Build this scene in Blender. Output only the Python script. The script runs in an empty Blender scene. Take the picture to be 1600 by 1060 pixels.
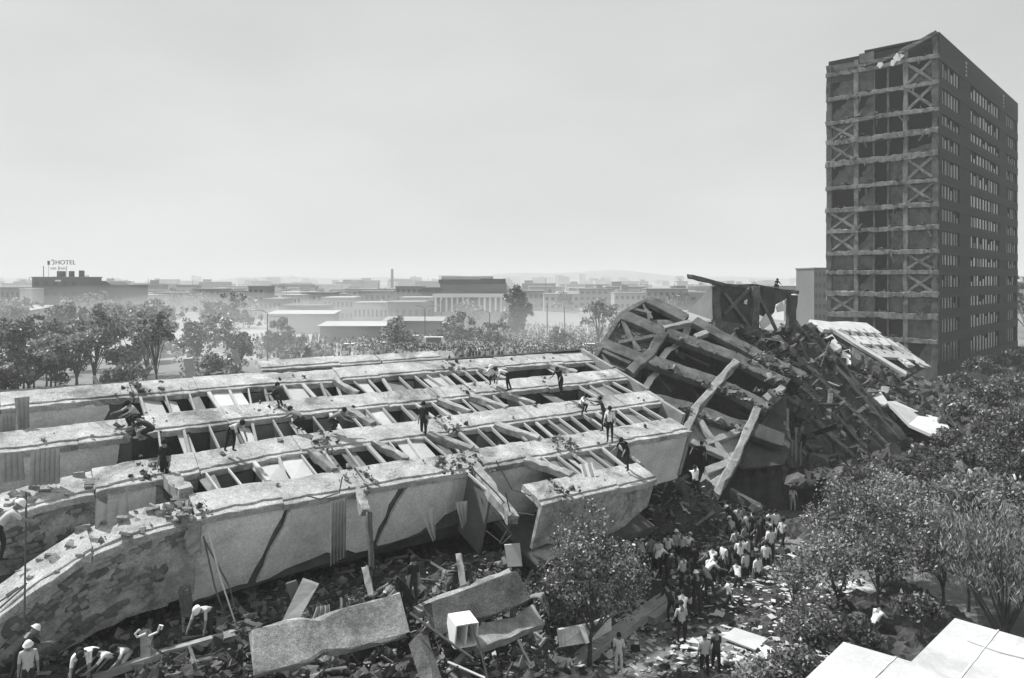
import bpy, math, random
import numpy as np
from mathutils import Vector, Matrix, Quaternion
from mathutils.geometry import tessellate_polygon

# ------------------------------------------------------------------ camera, sky, sun, exposure
SC = bpy.context.scene
COL = SC.collection
CAMH, F, PX, PY = 14.0, 1150.0, 800.0, 437.0     # eye height; focal length and principal point for a 1600 x 1060 frame
cam = bpy.data.cameras.new('camera'); camo = bpy.data.objects.new('camera', cam); COL.objects.link(camo)
camo.location = (0, 0, CAMH); camo.rotation_euler = (math.radians(90), 0, 0)
cam.sensor_width = 36; cam.lens = 36 * F / 1600; cam.shift_y = -(530 - PY) / 1600
cam.clip_start = 0.1; cam.clip_end = 9000
SC.camera = camo

SUN_EL, SUN_AZ = 56.0, -62.0      # azimuth measured from +Y (view direction) towards +X
sd = Vector((math.sin(math.radians(SUN_AZ)) * math.cos(math.radians(SUN_EL)),
             math.cos(math.radians(SUN_AZ)) * math.cos(math.radians(SUN_EL)), math.sin(math.radians(SUN_EL))))
world = bpy.data.worlds.new('World'); SC.world = world; world.use_nodes = True
wn, wl = world.node_tree.nodes, world.node_tree.links
wn.clear()
sky = wn.new('ShaderNodeTexSky'); sky.sky_type = 'NISHITA'; sky.sun_disc = False
sky.sun_elevation = math.radians(SUN_EL); sky.sun_rotation = math.radians(SUN_AZ)
sky.air_density = 1.0; sky.dust_density = 5.0; sky.ozone_density = 1.0; sky.altitude = 2200
bw = wn.new('ShaderNodeRGBToBW')                                    # black and white film
tc = wn.new('ShaderNodeTexCoord'); cn = wn.new('ShaderNodeTexNoise')
mp = wn.new('ShaderNodeMapping'); mp.inputs['Scale'].default_value = (1.0, 1.0, 2.6)
cn.inputs['Scale'].default_value = 2.2; cn.inputs['Detail'].default_value = 6; cn.inputs['Roughness'].default_value = 0.5
cr = wn.new('ShaderNodeMapRange'); cr.inputs[1].default_value = 0.3; cr.inputs[2].default_value = 0.75
cr.inputs[3].default_value = 0.94; cr.inputs[4].default_value = 1.12
pw = wn.new('ShaderNodeMath'); pw.operation = 'POWER'; pw.inputs[1].default_value = 0.18      # thin even overcast flattens the gradient
ml = wn.new('ShaderNodeMath'); ml.operation = 'MULTIPLY'
tint = wn.new('ShaderNodeMixRGB'); tint.blend_type = 'MULTIPLY'; tint.inputs[0].default_value = 1
tint.inputs[2].default_value = (0.985, 1.0, 1.005, 1)
bg = wn.new('ShaderNodeBackground'); bg.inputs['Strength'].default_value = 0.15
sc2 = wn.new('ShaderNodeMath'); sc2.operation = 'MULTIPLY'; sc2.inputs[1].default_value = 2.9
out = wn.new('ShaderNodeOutputWorld')
wl.new(sky.outputs[0], bw.inputs[0]); wl.new(bw.outputs[0], pw.inputs[0]); wl.new(pw.outputs[0], sc2.inputs[0])
wl.new(tc.outputs['Generated'], mp.inputs[0]); wl.new(mp.outputs[0], cn.inputs['Vector'])
wl.new(cn.outputs['Fac'], cr.inputs[0]); wl.new(sc2.outputs[0], ml.inputs[0]); wl.new(cr.outputs[0], ml.inputs[1])
wl.new(ml.outputs[0], tint.inputs[1]); wl.new(tint.outputs[0], bg.inputs['Color']); wl.new(bg.outputs[0], out.inputs['Surface'])

sun = bpy.data.lights.new('sun', 'SUN'); sun.energy = 5.0; sun.angle = math.radians(2.5); sun.color = (1, 0.995, 0.985)
suno = bpy.data.objects.new('sun', sun); COL.objects.link(suno)
suno.rotation_euler = (-sd).to_track_quat('-Z', 'Y').to_euler(); suno.location = (-60, 30, 90)

SC.view_settings.view_transform = 'Standard'; SC.view_settings.look = 'None'
SC.view_settings.exposure = 0.35; SC.view_settings.gamma = 1.0; SC.view_settings.use_curve_mapping = False
SC.render.engine = 'CYCLES'
SC.cycles.use_denoising = True
SC.cycles.max_bounces = 5; SC.cycles.diffuse_bounces = 3; SC.cycles.glossy_bounces = 2
SC.cycles.transparent_max_bounces = 8; SC.cycles.volume_bounces = 1
HAZE = 0.0006

# ------------------------------------------------------------------ helpers
R = random.Random(7)
NP = np.random.default_rng(11)
def U(px, py, Y): return Vector(((px - PX) / F * Y, Y, CAMH - (py - PY) / F * Y))
def G(px, py, z=0.0): return U(px, py, F * (CAMH - z) / (py - PY))
EYE = Vector((0, 0, CAMH))

class Plane:
    """a flat face of the place: origin, two axes in it and its normal"""
    def __init__(s, o, e1, e2):
        s.o = Vector(o); s.e1 = Vector(e1).normalized(); n = s.e1.cross(Vector(e2)).normalized()
        s.n = n; s.e2 = n.cross(s.e1)
    def pt(s, a, b, c=0.0): return s.o + s.e1 * a + s.e2 * b + s.n * c
    def at(s, px, py, c=0.0):
        d = Vector(((px - PX) / F, 1.0, -(py - PY) / F)); o = s.o + s.n * c
        return EYE + d * ((o - EYE).dot(s.n) / d.dot(s.n))
    def ab(s, px, py, c=0.0):
        p = s.at(px, py, c) - s.o; return p.dot(s.e1), p.dot(s.e2)

WORLD0 = {}
def tag(o, label=None, cat=None, group=None, kind=None):
    if label: o['label'] = label
    if cat: o['category'] = cat
    if group: o['group'] = group
    if kind: o['kind'] = kind
    return o
def thing(name, loc, label, cat, group=None):
    o = bpy.data.objects.new(name, None); COL.objects.link(o); o.location = loc; o.empty_display_size = 0.3
    WORLD0[o.name] = Vector(loc); return tag(o, label, cat, group)
def adopt(o, parent):
    if parent is not None:
        o.parent = parent; o.matrix_parent_inverse = Matrix.Translation(-WORLD0.get(parent.name, Vector((0, 0, 0))))
def mesh_from(name, v, f, mats, smooth=False, mi=None):
    me = bpy.data.meshes.new(name); me.from_pydata([tuple(p) for p in v], [], f)
    for m in (mats if isinstance(mats, (list, tuple)) else [mats]): me.materials.append(m)
    if smooth: me.polygons.foreach_set('use_smooth', [True] * len(me.polygons))
    if mi is not None: me.polygons.foreach_set('material_index', mi)
    me.update(); return me
def place(name, me, parent=None, M=None, mat=None):
    """one object from a (shared) mesh; M is its world matrix"""
    o = bpy.data.objects.new(name, me); COL.objects.link(o)
    if M is not None: o.matrix_basis = M
    adopt(o, parent)
    if mat is not None:
        o.material_slots[0].link = 'OBJECT'; o.material_slots[0].material = mat
    return o

class MB:
    def __init__(s): s.v = []; s.f = []
    def add(s, v, f):
        k = len(s.v); s.v += [Vector(p) for p in v]; s.f += [tuple(i + k for i in q) for q in f]; return s
    def box(s, c, ax, ay, az, j=0.0):
        c, ax, ay, az = Vector(c), Vector(ax), Vector(ay), Vector(az); v = []
        for sx in (-1, 1):
            for sy in (-1, 1):
                for sz in (-1, 1):
                    p = c + ax * sx + ay * sy + az * sz
                    if j: p = p + Vector((R.uniform(-j, j), R.uniform(-j, j), R.uniform(-j, j)))
                    v.append(p)
        return s.add(v, [(0, 1, 3, 2), (4, 6, 7, 5), (0, 4, 5, 1), (2, 3, 7, 6), (0, 2, 6, 4), (1, 5, 7, 3)])
    def beam(s, p, q, w, h, up=(0, 0, 1), seg=1, amp=0.0):
        """bar from p to q, w across and h deep (along up), with roughened chipped edges"""
        p, q, up = Vector(p), Vector(q), Vector(up); d = (q - p); L = d.length; d.normalize()
        side = d.cross(up)
        if side.length < 1e-4: side = d.cross(Vector((1, 0.1, 0)))
        side.normalize(); u2 = side.cross(d).normalized()
        return s.loft([p + d * (L * i / seg) for i in range(seg + 1)], side, u2, w, h, amp)
    def loft(s, pts, side, up, w, h, amp=0.0):
        """bevelled section swept along pts; per-point noise roughens it"""
        b = min(w, h) * 0.09; v = []; f = []
        sec = [(-w/2 + b, h/2), (w/2 - b, h/2), (w/2, h/2 - b), (w/2, -h/2 + b), (w/2 - b, -h/2), (-w/2 + b, -h/2), (-w/2, -h/2 + b), (-w/2, h/2 - b)]
        n = len(pts); bite = [[0.0] * n, [0.0] * n]; lift = [0.0] * n; wob = 0.0
        for e in (0, 1):
            for i in range(n):
                if R.random() < .13 and amp: 
                    m_ = R.uniform(.3, 1) * min(.3 * w, amp * 9)
                    for q_, k_ in ((0, 1), (-1, .5 * R.random()), (1, .5 * R.random())):
                        if 0 <= i + q_ < n: bite[e][i + q_] = max(bite[e][i + q_], m_ * k_)
        for i, p in enumerate(pts):
            wob = wob * .8 + R.gauss(0, amp * .14)
            for x, y in sec:
                a = amp * (2.2 if i in (0, n - 1) else 1); x = x + wob; x += bite[0][i] * (y > 0 or R.random() < .5) if x < 0 else -bite[1][i] * (y > 0 or R.random() < .5)
                v.append(p + side * (x + R.gauss(0, 1) * amp * .8) + up * (y + R.gauss(0, 1) * amp * .6) + (pts[1] - pts[0]).normalized() * (R.gauss(0, a)))
        for i in range(n - 1):
            for k in range(8):
                a, c = i * 8 + k, i * 8 + (k + 1) % 8
                f.append((a, c, c + 8, a + 8))
        f.append(tuple(range(7, -1, -1))); f.append(tuple((n - 1) * 8 + k for k in range(8)))
        return s.add(v, f)
    def prism(s, poly, ext):
        """polygon (3D points) pushed along ext"""
        poly = [Vector(p) for p in poly]; n = len(poly); ext = Vector(ext)
        tri = tessellate_polygon([poly]); v = poly + [p + ext for p in poly]; f = []
        for t in tri: f.append(tuple(t)); f.append(tuple(i + n for i in reversed(t)))
        for i in range(n): f.append((i, (i + 1) % n, (i + 1) % n + n, i + n))
        return s.add(v, f)
    def tube(s, pts, r0, r1, n=6):
        k0 = len(s.v); m = len(pts)
        for i, p in enumerate(pts):
            p = Vector(p); d = (Vector(pts[min(i + 1, m - 1)]) - Vector(pts[max(i - 1, 0)])).normalized()
            a = d.cross(Vector((0.3, 1, 0.2))).normalized(); b = d.cross(a); r = r0 + (r1 - r0) * i / max(1, m - 1)
            for k in range(n):
                t = 2 * math.pi * k / n; s.v.append(p + a * (math.cos(t) * r) + b * (math.sin(t) * r))
        for i in range(m - 1):
            for k in range(n):
                s.f.append((k0 + i * n + k, k0 + i * n + (k + 1) % n, k0 + (i + 1) * n + (k + 1) % n, k0 + (i + 1) * n + k))
        s.f.append(tuple(k0 + (m - 1) * n + k for k in range(n))); return s
    def build(s, name, mat, parent=None, smooth=False, sub=False):
        if parent is None:      # a thing of its own: origin at its base
            xs = [p.x for p in s.v]; ys = [p.y for p in s.v]; zs = [p.z for p in s.v]
            c = Vector(((min(xs) + max(xs)) / 2, (min(ys) + max(ys)) / 2, min(zs)))
            me = mesh_from(name, [p - c for p in s.v], s.f, mat, smooth); o = place(name, me); o.location = c
            WORLD0[o.name] = c
        else:
            me = mesh_from(name, s.v, s.f, mat, smooth); o = place(name, me, parent)
        return o

# ------------------------------------------------------------------ materials (grey: the photograph is black and white)
def mat(name, base, var=0.35, scale=1.2, bump=0.25, rough=0.9, spot=None, stretch=(1, 1, 1), rand=0.0, bscale=None, stain=0.0, transl=0.0, island=0.0, spec=0.3, grain=0.0):
    m = bpy.data.materials.new(name); m.use_nodes = True; nt = m.node_tree; N, L = nt.nodes, nt.links
    b = N['Principled BSDF']; b.inputs['Roughness'].default_value = rough
    b.inputs['Specular IOR Level'].default_value = spec
    tc = N.new('ShaderNodeTexCoord'); mp = N.new('ShaderNodeMapping'); mp.inputs['Scale'].default_value = stretch
    L.new(tc.outputs['Object'], mp.inputs[0])
    n1 = N.new('ShaderNodeTexNoise'); n1.inputs['Scale'].default_value = scale; n1.inputs['Detail'].default_value = 8; n1.inputs['Roughness'].default_value = 0.62
    L.new(mp.outputs[0], n1.inputs['Vector'])
    mr = N.new('ShaderNodeMapRange'); mr.inputs[1].default_value = 0.28; mr.inputs[2].default_value = 0.72
    mr.inputs[3].default_value = base * (1 - var); mr.inputs[4].default_value = base * (1 + var); L.new(n1.outputs['Fac'], mr.inputs[0])
    cur = mr.outputs[0]
    def mul(a, bsock):
        q = N.new('ShaderNodeMath'); q.operation = 'MULTIPLY'; L.new(a, q.inputs[0]); L.new(bsock, q.inputs[1]); return q.outputs[0]
    n2 = N.new('ShaderNodeTexNoise'); n2.inputs['Scale'].default_value = bscale or scale * 14; n2.inputs['Detail'].default_value = 5; n2.inputs['Roughness'].default_value = 0.7
    L.new(mp.outputs[0], n2.inputs['Vector'])
    g = N.new('ShaderNodeMapRange'); g.inputs[1].default_value = 0.25; g.inputs[2].default_value = 0.75; g.inputs[3].default_value = 1 - var * .7; g.inputs[4].default_value = 1 + var * .7
    L.new(n2.outputs['Fac'], g.inputs[0]); cur = mul(cur, g.outputs[0])
    if grain:
        n5 = N.new('ShaderNodeTexNoise'); n5.inputs['Scale'].default_value = 26; n5.inputs['Detail'].default_value = 3; n5.inputs['Roughness'].default_value = .8
        L.new(tc.outputs['Object'], n5.inputs['Vector']); g5 = N.new('ShaderNodeMapRange'); g5.inputs[1].default_value = .3; g5.inputs[2].default_value = .7; g5.inputs[3].default_value = 1 - grain; g5.inputs[4].default_value = 1 + grain
        L.new(n5.outputs['Fac'], g5.inputs[0]); cur = mul(cur, g5.outputs[0])
    if stain:
        n3 = N.new('ShaderNodeTexNoise'); n3.inputs['Scale'].default_value = scale * .45; n3.inputs['Detail'].default_value = 9; n3.inputs['Roughness'].default_value = .72
        n3.inputs['Distortion'].default_value = 0.6
        m3 = N.new('ShaderNodeMapping'); m3.inputs['Location'].default_value = (13, 5, 7); m3.inputs['Scale'].default_value = stretch
        L.new(tc.outputs['Object'], m3.inputs[0]); L.new(m3.outputs[0], n3.inputs['Vector'])
        r3 = N.new('ShaderNodeMapRange'); r3.inputs[1].default_value = 0.52; r3.inputs[2].default_value = 0.62; r3.inputs[3].default_value = 1; r3.inputs[4].default_value = 1 - stain
        L.new(n3.outputs['Fac'], r3.inputs[0]); cur = mul(cur, r3.outputs[0])
    if rand:
        oi = N.new('ShaderNodeObjectInfo'); r4 = N.new('ShaderNodeMapRange'); r4.inputs[3].default_value = 1 - rand; r4.inputs[4].default_value = 1 + rand
        L.new(oi.outputs['Random'], r4.inputs[0]); cur = mul(cur, r4.outputs[0])
    if island:
        ge = N.new('ShaderNodeNewGeometry'); r5 = N.new('ShaderNodeMapRange'); r5.inputs[3].default_value = 1 - island; r5.inputs[4].default_value = 1 + island
        L.new(ge.outputs['Random Per Island'], r5.inputs[0]); cur = mul(cur, r5.outputs[0])
    cc = N.new('ShaderNodeCombineColor')
    for i, k in enumerate((0.985, 1.0, 1.0)):
        q = N.new('ShaderNodeMath'); q.operation = 'MULTIPLY'; q.inputs[1].default_value = k; L.new(cur, q.inputs[0]); L.new(q.outputs[0], cc.inputs[i])
    L.new(cc.outputs[0], b.inputs['Base Color'])
    if bump:
        bp = N.new('ShaderNodeBump'); bp.inputs['Strength'].default_value = bump; bp.inputs['Distance'].default_value = 0.04
        L.new(n2.outputs['Fac'], bp.inputs['Height']); L.new(bp.outputs[0], b.inputs['Normal'])
    if transl:
        t = N.new('ShaderNodeBsdfTranslucent'); mx = N.new('ShaderNodeMixShader'); mx.inputs[0].default_value = transl
        L.new(cc.outputs[0], t.inputs[0]); L.new(b.outputs[0], mx.inputs[1]); L.new(t.outputs[0], mx.inputs[2])
        L.new(mx.outputs[0], N['Material Output'].inputs['Surface'])
    return m
M = {}
M['band'] = mat('band_concrete', 0.37, 0.42, 0.9, 0.9, stain=0.5, bscale=7, grain=.5)
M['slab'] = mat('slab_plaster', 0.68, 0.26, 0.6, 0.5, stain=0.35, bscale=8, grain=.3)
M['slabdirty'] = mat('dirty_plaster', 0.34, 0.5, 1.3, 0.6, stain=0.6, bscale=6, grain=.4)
M['brick'] = mat('exposed_brick', 0.25, 0.35, 2.0, 0.5, rand=0.3)
M['mortar'] = mat('dark_masonry', 0.15, 0.4, 1.6, 0.6, stain=0.4)
M['plaster'] = mat('plaster_patch', 0.2, 0.3, 1.0, 0.2, rand=0.12)
M['broken'] = mat('broken_concrete', 0.30, 0.5, 2.2, 0.9, rand=0.2)
M['mullion'] = mat('window_frame', 0.36, 0.25, 2.5, 0.15, rand=0.3)
M['panel'] = mat('pale_panel', 0.46, 0.15, 0.9, 0.1, rand=0.2)
M['greypanel'] = mat('grey_panel', 0.15, 0.25, 0.9, 0.15, rand=0.35)
M['inside'] = mat('darkened_room_interior', 0.07, 0.4, 0.9, 0.3, stain=0.4)  # low base colour paints in the shade of the window holes
M['darkwall'] = mat('dark_shaded_concrete', 0.065, 0.55, 0.7, 0.4, stain=0.45)  # on the flank and room backs, shade is put into this dark colour
M['wreck'] = mat('wreck_concrete', 0.115, 0.6, 1.1, 0.8, stain=0.4, grain=.5)
M['wrecklight'] = mat('wreck_pale_concrete', 0.28, 0.3, 1.2, 0.4, stain=0.3, grain=.5)
M['infill'] = mat('infill_masonry', 0.13, 0.5, 1.5, 0.6, stain=0.35)
M['tower'] = mat('tower_concrete', 0.09, 0.5, 0.6, 0.5, stain=0.5, grain=.3)
M['towerband'] = mat('tower_floor_band', 0.17, 0.5, 0.8, 0.6, stain=0.5, grain=.3)
M['towerwall'] = mat('tower_infill', 0.105, 0.5, 0.9, 0.6, stain=0.55, grain=.3)
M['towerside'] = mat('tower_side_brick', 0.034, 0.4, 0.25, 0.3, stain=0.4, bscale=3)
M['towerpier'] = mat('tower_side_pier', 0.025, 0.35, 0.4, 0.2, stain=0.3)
M['void'] = mat('darkened_tower_interior', 0.010, 0.4, 0.6, 0.2)  # near-black base paints in the shade of the open storeys
M['glass'] = mat('window_glass', 0.14, 0.5, 0.35, 0.0, rough=0.12, rand=0.5, spec=0.6)
M['curtain'] = mat('drawn_blind', 0.28, 0.3, 0.5, 0.05, rand=0.4)
M['darkframe'] = mat('dark_frame', 0.04, 0.2, 1, 0)
M['cloth'] = mat('curtain_cloth', 0.30, 0.2, 3, 0.1, transl=0.2)
M['whitecloth'] = mat('white_cloth', 0.66, 0.12, 3, 0.1)
M['white'] = mat('white_paint', 0.72, 0.1, 1, 0.05)
M['roof'] = mat('white_roof', 0.46, 0.12, 1.1, 0.4, stain=0.18, bscale=12)
M['wood'] = mat('timber', 0.34, 0.3, 2, 0.2, stretch=(1, 1, 4), rand=0.3)
M['rebar'] = mat('rusty_bar', 0.1, 0.3, 4, 0.2)
M['ground'] = mat('city_ground', 0.20, 0.4, 0.02, 0.1, bscale=0.5, stain=0.35)
M['plaza'] = mat('plaza_dirt', 0.15, 0.45, 0.35, 0.5, bscale=5, stain=0.35)
M['grassground'] = mat('rough_grass', 0.07, 0.45, 0.4, 0.6, bscale=6, stain=0.4)
M['path'] = mat('paving', 0.33, 0.3, 0.8, 0.3, stain=0.25)
M['rubble'] = mat('rubble_ground', 0.06, 0.55, 1.2, 0.9, bscale=7, stain=0.45)
M['chunk'] = mat('rubble_chunks', 0.13, 0.35, 2, 0.5, island=0.75)
M['chunkd'] = mat('dark_rubble_chunks', 0.065, 0.4, 2, 0.5, island=0.8)
M['litter'] = mat('paper_litter', 0.42, 0.1, 2, 0.0, island=0.45)
M['leaf'] = mat('leaf', 0.165, 0.4, 0.9, 0.0, rough=0.42, island=0.9, transl=0.2, spec=0.6)
M['leafl'] = mat('pale_leaf', 0.25, 0.4, 0.8, 0.0, rough=0.45, island=0.85, transl=0.3, spec=0.4)
M['leafh'] = mat('hazed_leaf', 0.27, 0.4, 0.5, 0.0, rough=0.5, island=0.6, transl=0.3, spec=0.4)  # pale tone puts the haze over background trees into the leaf colour
M['leafd'] = mat('dark_leaf', 0.11, 0.35, 0.8, 0.0, rough=0.4, island=0.7, transl=0.2, spec=0.4)
M['bark'] = mat('bark', 0.07, 0.4, 4, 0.5, stretch=(1, 1, .3))
M['skin'] = mat('skin', 0.22, 0.05, 3, 0)
M['hair'] = mat('black_hair', 0.018, 0.2, 9, 0.1)
M['shoe'] = mat('dark_shoe', 0.03, 0.2, 5, 0)
M['hat'] = mat('white_helmet', 0.75, 0.04, 3, 0, rough=0.4)
for k, v in (('W', .72), ('L', .48), ('M', .2), ('D', .035), ('K', .018)):
    M['cl' + k] = mat('clothing_' + {'W': 'white', 'L': 'light', 'M': 'grey', 'D': 'dark', 'K': 'black'}[k], v, 0.15, 6, 0.2)
for k, v in (('b1', .12), ('b2', .22), ('b3', .38), ('b4', .6)):
    M[k] = mat('far_wall_' + k, v, 0.2, 0.12, 0.0, bscale=1.0, rand=0.25, stain=0.2)
M['farwin'] = mat('far_window', 0.05, 0.3, 0.3, 0, rough=.3)
M['metal'] = mat('grey_metal', 0.12, 0.2, 2, 0, rough=.5)
M['haywire'] = M['rebar']

UNIT = [mesh_from('block', *(lambda mb: (mb.v, mb.f))(MB().box((0, 0, 0), (.5, 0, 0), (0, .5, 0), (0, 0, .5), j)), M['brick']) for j in (0, .045, .045, .07)]
def unit_for(m, k=0):
    key = (m.name, k)
    if key not in unit_for.c:
        me = UNIT[k].copy(); me.name = 'block_' + m.name; me.materials.clear(); me.materials.append(m); unit_for.c[key] = me
    return unit_for.c[key]
unit_for.c = {}
def box_m(c, ax, ay, az):
    """matrix for a unit block: centre and full-size axis vectors"""
    m = Matrix.Identity(4)
    for i, a in enumerate((ax, ay, az, c)):
        for j in range(3): m[j][i] = a[j]
    return m
def bar_m(p, q, w, h, up=(0, 0, 1)):
    p, q, up = Vector(p), Vector(q), Vector(up); d = q - p; s = d.cross(up)
    if s.length < 1e-5: s = d.cross(Vector((1, .2, 0)))
    s.normalize(); u = s.cross(d).normalized()
    return box_m((p + q) / 2, d, s * w, u * h)
def bar(name, p, q, w, h, m, parent, up=(0, 0, 1), k=None):
    return place(name, unit_for(m, R.choice((0, 1, 2)) if k is None else k), parent, bar_m(p, q, w, h, up))

# ------------------------------------------------------------------ ground
def sheet(name, pts, z, m, kind='structure'):
    mb = MB(); mb.add([Vector((p[0], p[1], z)) for p in pts], [tuple(range(len(pts)))])
    return tag(mb.build(name, m), kind=kind)
sheet('ground', [(-3200, -60), (3200, -60), (3200, 3200), (-3200, 3200)], 0, M['ground'])
sheet('plaza_ground', [(-6, 22), (60, 12), (75, 60), (40, 75), (6, 52)], 0.004, M['plaza'])
sheet('grass_ground', [(20, 16), (90, 16), (120, 128), (58, 74), (40, 62), (27, 44), (19, 30)], 0.008, M['grassground'])
sheet('street', [(-260, 128), (60, 128), (60, 205), (-260, 205)], 0.006, M['path'])
sheet('far_path', [(72, 93), (74, 92), (130, 150), (128, 151)], 0.014, M['path'])
# low hills on the skyline
hv, hf = [], []
xs = np.linspace(-3100, 3100, 120)
for i, x in enumerate(xs):
    h = 16 + 14 * math.sin(x * .0016 + 1) + 9 * math.sin(x * .0051) + 5 * math.sin(x * .013 + 2)
    hv += [(x, 2700, 0), (x, 2760, max(3, h)), (x, 3100, max(4, h * 1.3))]
for i in range(119):
    for k in range(2): hf.append((i * 3 + k, i * 3 + 3 + k, i * 3 + 4 + k, i * 3 + 1 + k))
tag(place('hills', mesh_from('hills', hv, hf, M['b1'], True)), kind='structure')

# height of the rubble from measured points
def field(ctrl, p=2.6):
    P = np.array([[c.x, c.y, c.z] for c in ctrl])
    def f(x, y):
        x = np.asarray(x, float); y = np.asarray(y, float)
        d2 = (x[..., None] - P[:, 0]) ** 2 + (y[..., None] - P[:, 1]) ** 2 + 0.15
        w = d2 ** (-p / 2); return (w * P[:, 2]).sum(-1) / w.sum(-1)
    return f
ctrl = [U(*a) for a in ((-60, 1060, 21), (60, 1060, 21.4), (150, 1052, 21.8), (300, 1000, 22.6), (380, 960, 23), (480, 930, 24), (560, 925, 24.8), (640, 900, 26), (700, 885, 27),
    (770, 865, 28.8), (450, 1060, 23.4), (560, 1060, 23.8), (630, 1040, 24), (750, 1050, 23.4), (680, 960, 24.3), (800, 960, 25.6), (850, 1000, 26.2), (890, 1040, 25.8), (860, 900, 30), (850, 850, 33),
    (930, 800, 36), (1000, 830, 36.5), (1060, 745, 38.5), (1100, 745, 39.5), (1150, 790, 41.5), (1040, 800, 38), (990, 880, 34.4))]
ctrl += [Vector((G(a, b).x, G(a, b).y, -0.15)) for a, b in ((1000, 1050), (940, 1050), (1020, 960), (1080, 900), (1060, 880), (1150, 850), (1220, 850), (1220, 800), (1300, 900), (1120, 1000), (1000, 1010), (1260, 760))]
HF = field(ctrl)
ctrl2 = [U(*a) for a in ((1240, 520, 68), (1290, 560, 68), (1340, 560, 74), (1345, 610, 64), (1400, 640, 64), (1440, 600, 74), (1480, 660, 66), (1420, 690, 59), (1330, 690, 55), (1280, 720, 51), (1380, 720, 56), (1250, 640, 56), (1200, 560, 60))]
ctrl2 += [Vector((x, y, -0.2)) for x, y in ((46, 60), (42, 52), (36, 48), (30, 45), (52, 75), (50, 90), (20, 90), (30, 95))]
HF2 = field(ctrl2)
def mound(name, hf, x0, x1, y0, y1, n, m, label, amp=0.12):
    xs = np.linspace(x0, x1, n); ys = np.linspace(y0, y1, n); X, Y = np.meshgrid(xs, ys)
    Z = hf(X, Y) - 0.12 + NP.normal(0, amp, X.shape)
    ex = np.minimum(np.minimum(X - x0, x1 - X), np.minimum(Y - y0, y1 - Y)); Z = np.where(ex < 0.8, np.minimum(Z, -0.3), Z)
    v = np.stack([X, Y, Z], -1).reshape(-1, 3); i = np.arange(n * n).reshape(n, n)
    f = np.stack([i[:-1, :-1], i[:-1, 1:], i[1:, 1:], i[1:, :-1]], -1).reshape(-1, 4)
    o = place(name, mesh_from(name, v.tolist(), f.tolist(), m)); return tag(o, label, 'rubble', kind='stuff')
mound('rubble_heap', HF, -22, 19, 17, 45, 130, M['rubble'], 'dark heap of crushed masonry in front of the fallen block')
mound('rubble_slope', HF2, 12, 54, 44, 94, 100, M['rubble'], 'slope of debris between the toppled block and the tower', 0.3)

def chunks(name, pos, size, m, label, flat=(.2, .75), tilt=1.2, elong=1.0):
    """a mass of broken pieces, one object"""
    n = len(pos); base = np.array([[x, y, z] for x in (-.5, .5) for y in (-.5, .5) for z in (-.5, .5)])
    s = size[:, None] * np.stack([NP.uniform(.6, 1.5, n) * elong, NP.uniform(.4, 1.0, n), NP.uniform(*flat, n)], -1)
    v = base[None] * s[:, None] + NP.normal(0, .17, (n, 8, 3)) * size[:, None, None] * np.minimum(1, flat[1] * 2)
    ang = NP.uniform(0, 6.283, n); c_, s_ = np.cos(ang), np.sin(ang); t = NP.normal(0, .35 * tilt, n); ct, st = np.cos(t), np.sin(t)
    x = v[..., 0]; y = v[..., 1]; z = v[..., 2]
    y, z = y * ct[:, None] - z * st[:, None], y * st[:, None] + z * ct[:, None]
    t = NP.normal(0, .35 * tilt, n); ct, st = np.cos(t), np.sin(t)
    x, z = x * ct[:, None] - z * st[:, None], x * st[:, None] + z * ct[:, None]
    x, y = x * c_[:, None] - y * s_[:, None], x * s_[:, None] + y * c_[:, None]
    v = (np.stack([x, y, z], -1) + pos[:, None]).reshape(-1, 3)
    q = np.array([(0, 1, 3, 2), (4, 6, 7, 5), (0, 4, 5, 1), (2, 3, 7, 6), (0, 2, 6, 4), (1, 5, 7, 3)])
    f = (np.arange(n)[:, None, None] * 8 + q[None]).reshape(-1, 4)
    o = place(name, mesh_from(name, v.tolist(), f.tolist(), m)); return tag(o, label, 'debris', kind='stuff')

# ------------------------------------------------------------------ the fallen block (lies on its back wall, facade up)
B1 = Plane((-10.66, 28.0, 7.47), (.812, .584, 0), (-.5559, .7729, .3066))
PIT = 3.1
BANDB = {'Z': 7.62, 'A': 6.2, 'B': 3.1, 'C': 0.0, 'D': -3.1, 'E': -6.2}
SAG = {'Z': [(-12, 0), (30, 0)], 'A': [(-12, .1), (0, 0), (30, .25)], 'B': [(-12, .25), (0, .05), (30, .1)],
       'C': [(-9.5, 1.3), (-7.2, .85), (-5.7, .55), (-3.5, .33), (-1.4, .28), (2, 0.02), (30, 0.05)],
       'D': [(-7.6, 2.45), (-6.6, 1.62), (-5.2, .72), (-4, .3), (-2.3, .08), (-1, 0), (8, .05), (30, .05)], 'E': [(-10, 0), (30, .1)]}
def sag(k, t):
    tb = SAG[k]
    if t <= tb[0][0]: return tb[0][1]
    for (a, x), (b, y) in zip(tb, tb[1:]):
        if t <= b: return x + (y - x) * (t - a) / (b - a)
    return tb[-1][1]
def BP(k, t, db=0.0, c=0.0):
    """a point of band k at length t, db across it, c above it"""
    return B1.pt(t, BANDB[k] + db, c - sag(k, t))
def tx(k, px):
    """length t along band k of the photograph's column px"""
    o = B1.pt(0, BANDB[k]); r = (px - PX) / F
    return (r * o.y - o.x) / (B1.e1.x - r * B1.e1.y)
BW = 1.5
block = thing('fallen_apartment_block', B1.pt(8, 0, -7.4), 'long apartment block lying on its side with ribbed window rows facing up', 'building')
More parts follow.
